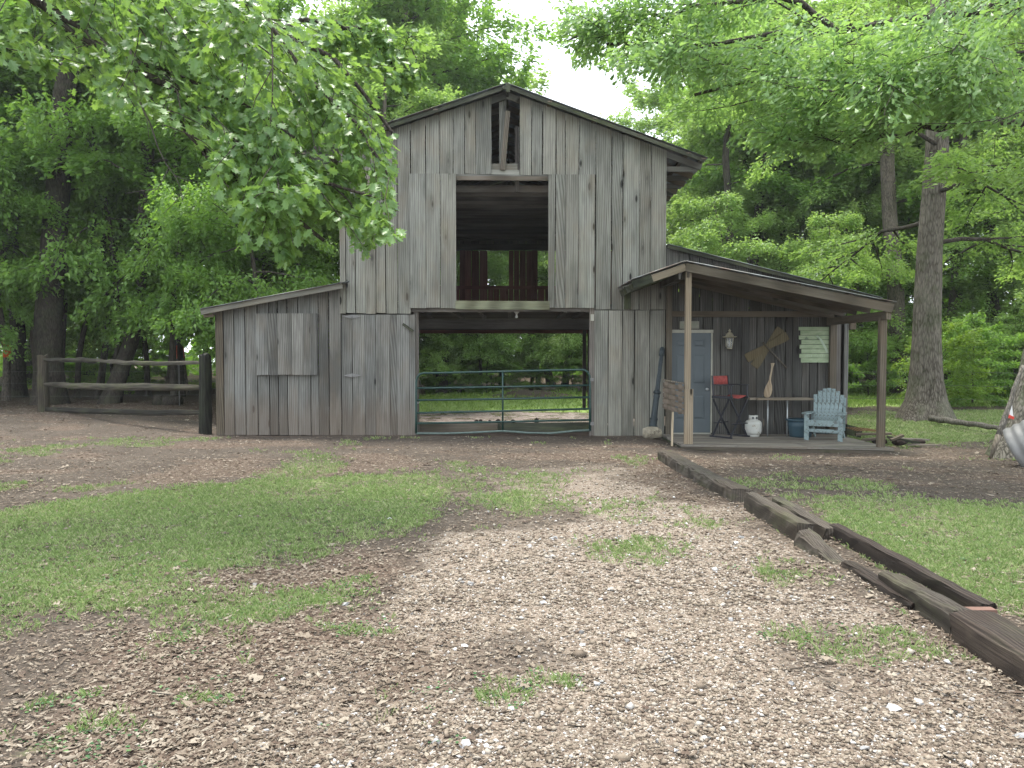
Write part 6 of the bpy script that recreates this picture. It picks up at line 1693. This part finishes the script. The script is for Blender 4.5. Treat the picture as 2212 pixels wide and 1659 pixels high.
trunk_tree('forest_tree', TX_(14, 880, 26), 26, 0.12, 15, (0.0, 0), 'slim grey trunk with an orange paint band near the left edge', 'bark', None, 1, (1.5, 2.1), seed=32, flare=1.1)
trunk_tree('forest_tree', TX_(36, 870, 28), 28, 0.26, 18, (0.0, 0), 'dark trunk just right of the slim banded one at the left edge', 'bark_dark', None, 1, seed=33)
trunk_tree('forest_tree', TX_(236, 870, 24.8), 24.8, 0.26, 18, (0.075, 0), 'dark leaning trunk behind the middle of the split-rail fence', 'bark_dark', None, 1, seed=34, flare=1.35)
trunk_tree('forest_tree', TX_(212, 860, 27), 27, 0.12, 14, (0.0, 0), 'thin black trunk just left of the dark leaning trunk', 'bark_dark', None, 1, seed=35)
trunk_tree('forest_tree', TX_(166, 865, 27.5), 27.5, 0.10, 13, (0.10, 0), 'thin dark tree leaning right between the two thick trunks', 'bark_dark', None, 1, seed=36, flare=1.2)
trunk_tree('forest_tree', TX_(400, 850, 30), 30, 0.155, 17, (0.0, 0), 'slim trunk with an orange paint band left of the barn corner', 'bark', None, 1, (1.45, 1.95), seed=37, flare=1.1)
trunk_tree('forest_tree', TX_(376, 850, 35), 35, 0.30, 19, (0.0, 0), 'stout pale grey trunk behind the slim banded one by the barn', 'bark', None, 1, seed=38)
trunk_tree('forest_tree', TX_(320, 850, 29), 29, 0.10, 12, (0.0, 0), 'thin forked trunk in the gap right of the leaning trunk', 'bark_dark', None, 1, seed=39)
trunk_tree('forest_tree', TX_(1950, 850, 31), 31, 0.36, 20, (0.0, 0), 'pale grey trunk showing left of the big oak', 'bark', None, 1, seed=40)
trunk_tree('forest_tree', TX_(1582, 700, 34), 34, 0.22, 18, (0.03, 0), 'dark trunk standing right of the barn eave, above the lean-to roof', 'bark_dark', None, 1, seed=41, zb=9)
trunk_tree('forest_tree', TX_(1622, 700, 36), 36, 0.26, 18, (0.05, 0), 'second dark trunk right of the barn eave, leaning right', 'bark_dark', None, 1, seed=42, zb=9)
trunk_tree('forest_tree', TX_(2164, 840, 33), 33, 0.28, 18, (0.0, 0), 'dark trunk in the woods between the big oak and the right edge', 'bark_dark', None, 1, seed=43)

# big oak right of the porch
bo = tag(empty('big_oak', (TX_(2000, 905, 19.9), 19.9, -0.05)), 'big oak with a broad flared trunk right of the porch', 'tree')
tp, trr, limbs, subs = skeleton(71, 19, 4.6, 7.0, 22, 0.44, sub=8, rise=(0.05, 0.5), droop=0.35, prof=lambda f: 1.0 - 0.45 * f)
trr = 0.41 * (1 - 0.62 * np.linspace(0, 1, len(trr)) ** 0.6); limbs = [(p_, q_ * 0.55) for p_, q_ in limbs]
tm, lm = wood_meshes(tp * np.array([0.5, 0.5, 1.0]) + np.array([0.0, 0, 0]) * tp, trr, limbs, subs, 1.9, seed=71)
tm.materials.append(M['bark_oak']); lm.materials.append(M['twig'])
link('trunk', tm, None, bo); link('limbs', lm, None, bo)
V, Fc = leaves_on(subs, 60000, 0.125, 72, LEAF4, lat=0.42, vert=0.10)
cm = np_mesh('crown', V, Fc); cm.materials.append(M['leaf_b']); link('crown', cm, None, bo)

# leaning trunk cut by the right edge, with its crown overhead
wo = tag(empty('leaning_tree', (P(2222, 965, 12.6).x, 12.75, -0.1)), 'mossy leaning trunk cut by the right edge of the picture', 'tree')
tp, trr, limbs, subs = skeleton(81, 16, 6.5, 4.6, 10, 0.27, lean=(0.28, 0.02), sub=5)
tm, lm = wood_meshes(tp, 0.30 * (1 - 0.6 * np.linspace(0, 1, len(trr))), limbs, subs, 1.9, seed=81)
tm.materials.append(M['bark_moss']); lm.materials.append(M['twig']); link('trunk', tm, None, wo); link('limbs', lm, None, wo)

# ---- near branches overhead. Each is the reachable part of a tree whose trunk stands outside the frame
def branch_tree(name, base, H, r0, limb_specs, label, barkm, leafm, tmpl, lsize, nleaf, seed, hull, lat, nsub=9, third=4, tilt=0.5, vert=0.08, big=0, droop=0.10, lean=(0, 0)):
    o = tag(empty(name, base), label, 'tree'); b = np.array(base); r = np.random.default_rng(seed)
    zz_ = np.linspace(0, 1, 9); tp = np.stack([zz_ * H * lean[0], zz_ * H * lean[1], zz_ * H], 1)
    limbs, subs = [], []
    for spec, lr in limb_specs:
        pts = np.array([np.array(p) - b for p in spec]); seg = np.r_[0, np.cumsum(np.linalg.norm(np.diff(pts, axis=0), axis=1))]
        n = 14; u = np.linspace(0, seg[-1], n)
        path = np.stack([np.interp(u, seg, pts[:, k]) for k in range(3)], 1)
        path[1:-1] = (path[:-2] + 2 * path[1:-1] + path[2:]) / 4; path[2:-1] += r.normal(0, 0.035, (n - 3, 3))
        limbs.append((path, lr)); L = seg[-1]
        for q in range(nsub):
            f = 0.22 + 0.78 * (q + r.random() * 0.8) / nsub; f = min(f, 1); k = min(int(f * (n - 1)), n - 2)
            s0 = path[k] + (path[k + 1] - path[k]) * (f * (n - 1) - k); ld = vn(path[k + 1] - path[k])
            ang = (1 if q % 2 else -1) * r.uniform(0.35, 0.95)
            h = vn(np.array([ld[0] * math.cos(ang) - ld[1] * math.sin(ang), ld[0] * math.sin(ang) + ld[1] * math.cos(ang), ld[2] + r.normal(0, 0.22)]))
            SL = L * 0.34 * (1.2 - 0.55 * f) * r.uniform(0.7, 1.25)
            sp = [s0]; e = h
            for j in range(4): e = vn(e + r.normal(0, 0.12, 3) + np.array([0, 0, -droop])); sp.append(sp[-1] + e * SL / 4)
            sp = np.array(sp); subs.append((sp, max(0.008, lr * 0.3 * (1.1 - 0.6 * f))))
            for w in range(third):
                g = 0.3 + 0.7 * (w + r.random()) / third; g = min(g, 1); k2 = min(int(g * 4), 3)
                t0 = sp[k2] + (sp[k2 + 1] - sp[k2]) * (g * 4 - k2); a2 = (1 if w % 2 else -1) * r.uniform(0.5, 1.1); e2 = vn(sp[k2 + 1] - sp[k2])
                e2 = vn(np.array([e2[0] * math.cos(a2) - e2[1] * math.sin(a2), e2[0] * math.sin(a2) + e2[1] * math.cos(a2), e2[2] + r.normal(0, 0.3)]))
                tl = SL * 0.45 * r.uniform(0.7, 1.2); tpth = [t0]
                for j in range(4): e2 = vn(e2 + r.normal(0, 0.15, 3) + np.array([0, 0, -droop])); tpth.append(tpth[-1] + e2 * tl / 4)
                subs.append((np.array(tpth), 0.006))
    if hull is not None: subs = [s for s in subs if hull((s[0][-1] + b)[None])[0] and hull((s[0][2] + b)[None])[0]]
    tm, lm = wood_meshes(tp, r0 * (1 - 0.6 * zz_), limbs, subs, 1.6, seed=seed)
    tm.materials.append(M[barkm]); lm.materials.append(M['twig'])
    link('trunk', tm, None, o); link('limbs', lm, None, o)
    kp = (lambda c: hull(c + b)) if hull is not None else None
    V, Fc = leaves_on(subs, nleaf, lsize, seed + 3, tmpl, lat=lat, vert=vert, tilt=tilt, keep=kp, droopn=-0.45, outward=0.7)
    nv = len(tmpl[0]); nf = len(tmpl[1]); cnt = len(V) // nv
    bigs = []
    if big:   # the 300 leaves nearest the camera, each its own piece
        cen = V.reshape(cnt, nv, 3).mean(1) + b; d = np.linalg.norm(cen - np.array([0, 0, EYE]), axis=1)
        px = np.abs(cen[:, 0]) < 0.66 * cen[:, 1]; pz = (cen[:, 2] - EYE) < 0.46 * cen[:, 1]
        order = np.argsort(np.where(px & pz, d, 1e9))[:big]; bigs = order.tolist()
    mask = np.ones(cnt, bool); mask[bigs] = False
    Vr = V.reshape(cnt, nv, 3)[mask].reshape(-1, 3); base_f = np.asarray(tmpl[1])
    Fr = (base_f[None] + (np.arange(int(mask.sum())) * nv)[:, None, None]).reshape(-1, 3)
    cm = np_mesh('foliage', Vr, Fr); cm.materials.append(M[leafm])
    c = link('foliage', cm, None, o); c['kind'] = 'stuff'
    if bigs:
        tme = np_mesh('leaf', np.array(tmpl[0], float), base_f); tme.materials.append(M[leafm])
        for i in bigs:
            q = V.reshape(cnt, nv, 3)[i]
            # recover the leaf's own axes from its stamped corners
            org = q[0]; tv = np.array(tmpl[0]); A4 = np.linalg.lstsq(tv[1:], q[1:] - org, rcond=None)[0]
            m = Matrix([list(A4[:, 0]) + [org[0]], list(A4[:, 1]) + [org[1]], list(A4[:, 2]) + [org[2]], [0, 0, 0, 1]])
            lo = bpy.data.objects.new('leaf', tme); COL.objects.link(lo); lo.parent = o; lo.matrix_local = m
    return o
def to_px(c):
    c = c - np.array([0, 0, EYE]); f = c[:, 1] * CT - c[:, 2] * ST; u_ = c[:, 2] * CT + c[:, 1] * ST
    f = np.maximum(f, 0.1); return 1106 + 1659 * c[:, 0] / f, 829.5 - 1659 * u_ / f
def hull_from(poly):   # an outline at its own distance bounds where the boughs reach
    poly = np.array(poly, float)
    def h(c):
        x, y = to_px(c); return inside(poly, x + 26 * (vnoise(x / 30, y / 30, 5) - .5) * 2, y + 26 * (vnoise(x / 30, y / 30, 8) - .5) * 2) & (c[:, 1] > 2)
    return h
def L3(pts): return [tuple(P(x, y, Y)) for x, y, Y in pts]
HL = hull_from([(-900, -900), (1050, -900), (960, 0), (930, 120), (905, 230), (845, 300), (868, 380), (862, 470), (830, 520), (800, 540), (730, 500), (690, 470), (660, 540), (600, 560), (560, 520), (430, 530), (420, 490), (500, 440), (440, 300), (330, 250), (180, 230), (60, 130), (-900, 100)])
branch_tree('red_oak', (-7.2, 8.4, -0.05), 13, 0.34, [
    (L3([(-420, -260, 8.4), (100, 0, 8.0), (210, 95, 7.9), (330, 215, 7.8), (440, 330, 7.8), (560, 430, 7.9), (700, 520, 8.1)]), 0.085),
    (L3([(250, 130, 7.9), (400, 210, 7.6), (560, 330, 7.4), (700, 400, 7.5), (830, 430, 7.8)]), 0.05),
    (L3([(-380, -420, 8.6), (370, -10, 8.8), (480, 25, 8.8), (610, 62, 8.8), (700, 110, 8.7), (790, 190, 8.6), (850, 290, 8.5)]), 0.075),
    (L3([(610, 62, 8.8), (700, 40, 8.9), (800, 70, 9.0), (900, 130, 9.1)]), 0.035),
    (L3([(-380, -560, 8.8), (200, -150, 8.2), (500, -20, 7.9), (640, 120, 7.8), (760, 250, 7.9), (840, 380, 8.0)]), 0.06),
    (L3([(-380, -300, 8.6), (60, -20, 8.2), (160, 80, 8.0), (330, 150, 7.9), (520, 210, 7.9), (640, 300, 8.0)]), 0.05),
    (L3([(440, 330, 7.8), (520, 360, 8.3), (640, 380, 8.6), (760, 440, 8.8)]), 0.035)],
    'red oak with large lobed leaves hanging in from the upper left', 'bark_dark', 'leaf_oak', OAK, 0.108, 16000, 91, HL, 0.25, nsub=12, third=5, vert=0.06, tilt=0.55, big=300)
HR = hull_from([(1170, -900), (3200, -900), (3200, 400), (2212, 270), (2080, 275), (1980, 285), (1900, 310), (1780, 340), (1650, 350), (1560, 320), (1490, 330), (1440, 235), (1395, 180), (1330, 165), (1260, 120), (1205, 60), (1195, -20)])
branch_tree('water_oak', (11.6, 9.6, -0.05), 15, 0.38, [
    (L3([(3060, -250, 9.8), (2212, 285, 10.4), (2080, 262, 10.5), (1940, 240, 10.6), (1800, 200, 10.8), (1650, 150, 11.0), (1500, 205, 11.2)]), 0.085),
    (L3([(3040, -420, 9.8), (2212, 10, 10.2), (2000, 40, 10.4), (1800, 60, 10.6), (1600, 80, 10.8), (1420, 110, 11.0), (1310, 95, 11.2)]), 0.08),
    (L3([(2080, 262, 10.5), (1950, 300, 10.2), (1830, 310, 10.0), (1700, 300, 9.9)]), 0.045),
    (L3([(1800, 60, 10.6), (1700, -10, 10.6), (1500, 20, 10.8), (1330, 40, 11.0), (1220, 90, 11.1)]), 0.045),
    (L3([(2400, 100, 10.0), (2150, 160, 9.8), (1980, 170, 9.6), (1840, 180, 9.5)]), 0.045)],
    'water oak reaching in from the right with small paddle-shaped leaves', 'bark_oak', 'leaf_water', SPAT, 0.11, 44000, 95, HR, 0.26, nsub=15, third=5, vert=0.10, tilt=0.6, droop=0.03)
# bare dead twig hanging in front of the left woods
dt = tag(empty('dead_branch'), 'bare pale dead twig hanging from the red oak limb', 'branch')
def tw(pts, r0, r1):
    mb = MB(); q = [P(x, y, 7.7) for x, y in pts]; mb.tube(q, [lerp(r0, r1, i / (len(q) - 1)) for i in range(len(q))], 6); mb.build('twig', M['dead'], dt)
tw([(282, 110), (286, 160), (300, 215), (325, 268), (342, 320), (358, 352), (378, 380), (390, 405), (394, 432)], 0.012, 0.004)
tw([(378, 380), (400, 388), (412, 402)], 0.005, 0.002); tw([(366, 360), (352, 388), (340, 408), (312, 428)], 0.005, 0.002)
tw([(392, 415), (376, 440), (352, 462)], 0.004, 0.002); tw([(340, 408), (305, 412), (270, 418)], 0.004, 0.002); tw([(394, 432), (408, 405), (402, 380)], 0.003, 0.002)
tw([(300, 215), (318, 262), (322, 300)], 0.005, 0.002)

# ------------------------------------------------------------------ thin haze added to lift the dark gaps in the woods
hzm = bpy.data.materials.new('dark_lifting_haze'); hzm.use_nodes = True; nt = hzm.node_tree; nt.nodes.clear()
ho = nt.nodes.new('ShaderNodeOutputMaterial'); hv = nt.nodes.new('ShaderNodeVolumePrincipled')
hv.inputs['Color'].default_value = (0.93, 0.97, 1.0, 1); hv.inputs['Density'].default_value = 0.0005; hv.inputs['Anisotropy'].default_value = 0.2
nt.links.new(hv.outputs[0], ho.inputs['Volume'])
hb = MB(); hb.box((-125, -45, -1.3), (125, 136, 34))
tag(hb.build('haze', hzm), 'thin pale haze volume added to lift the dark woods', kind='stuff')
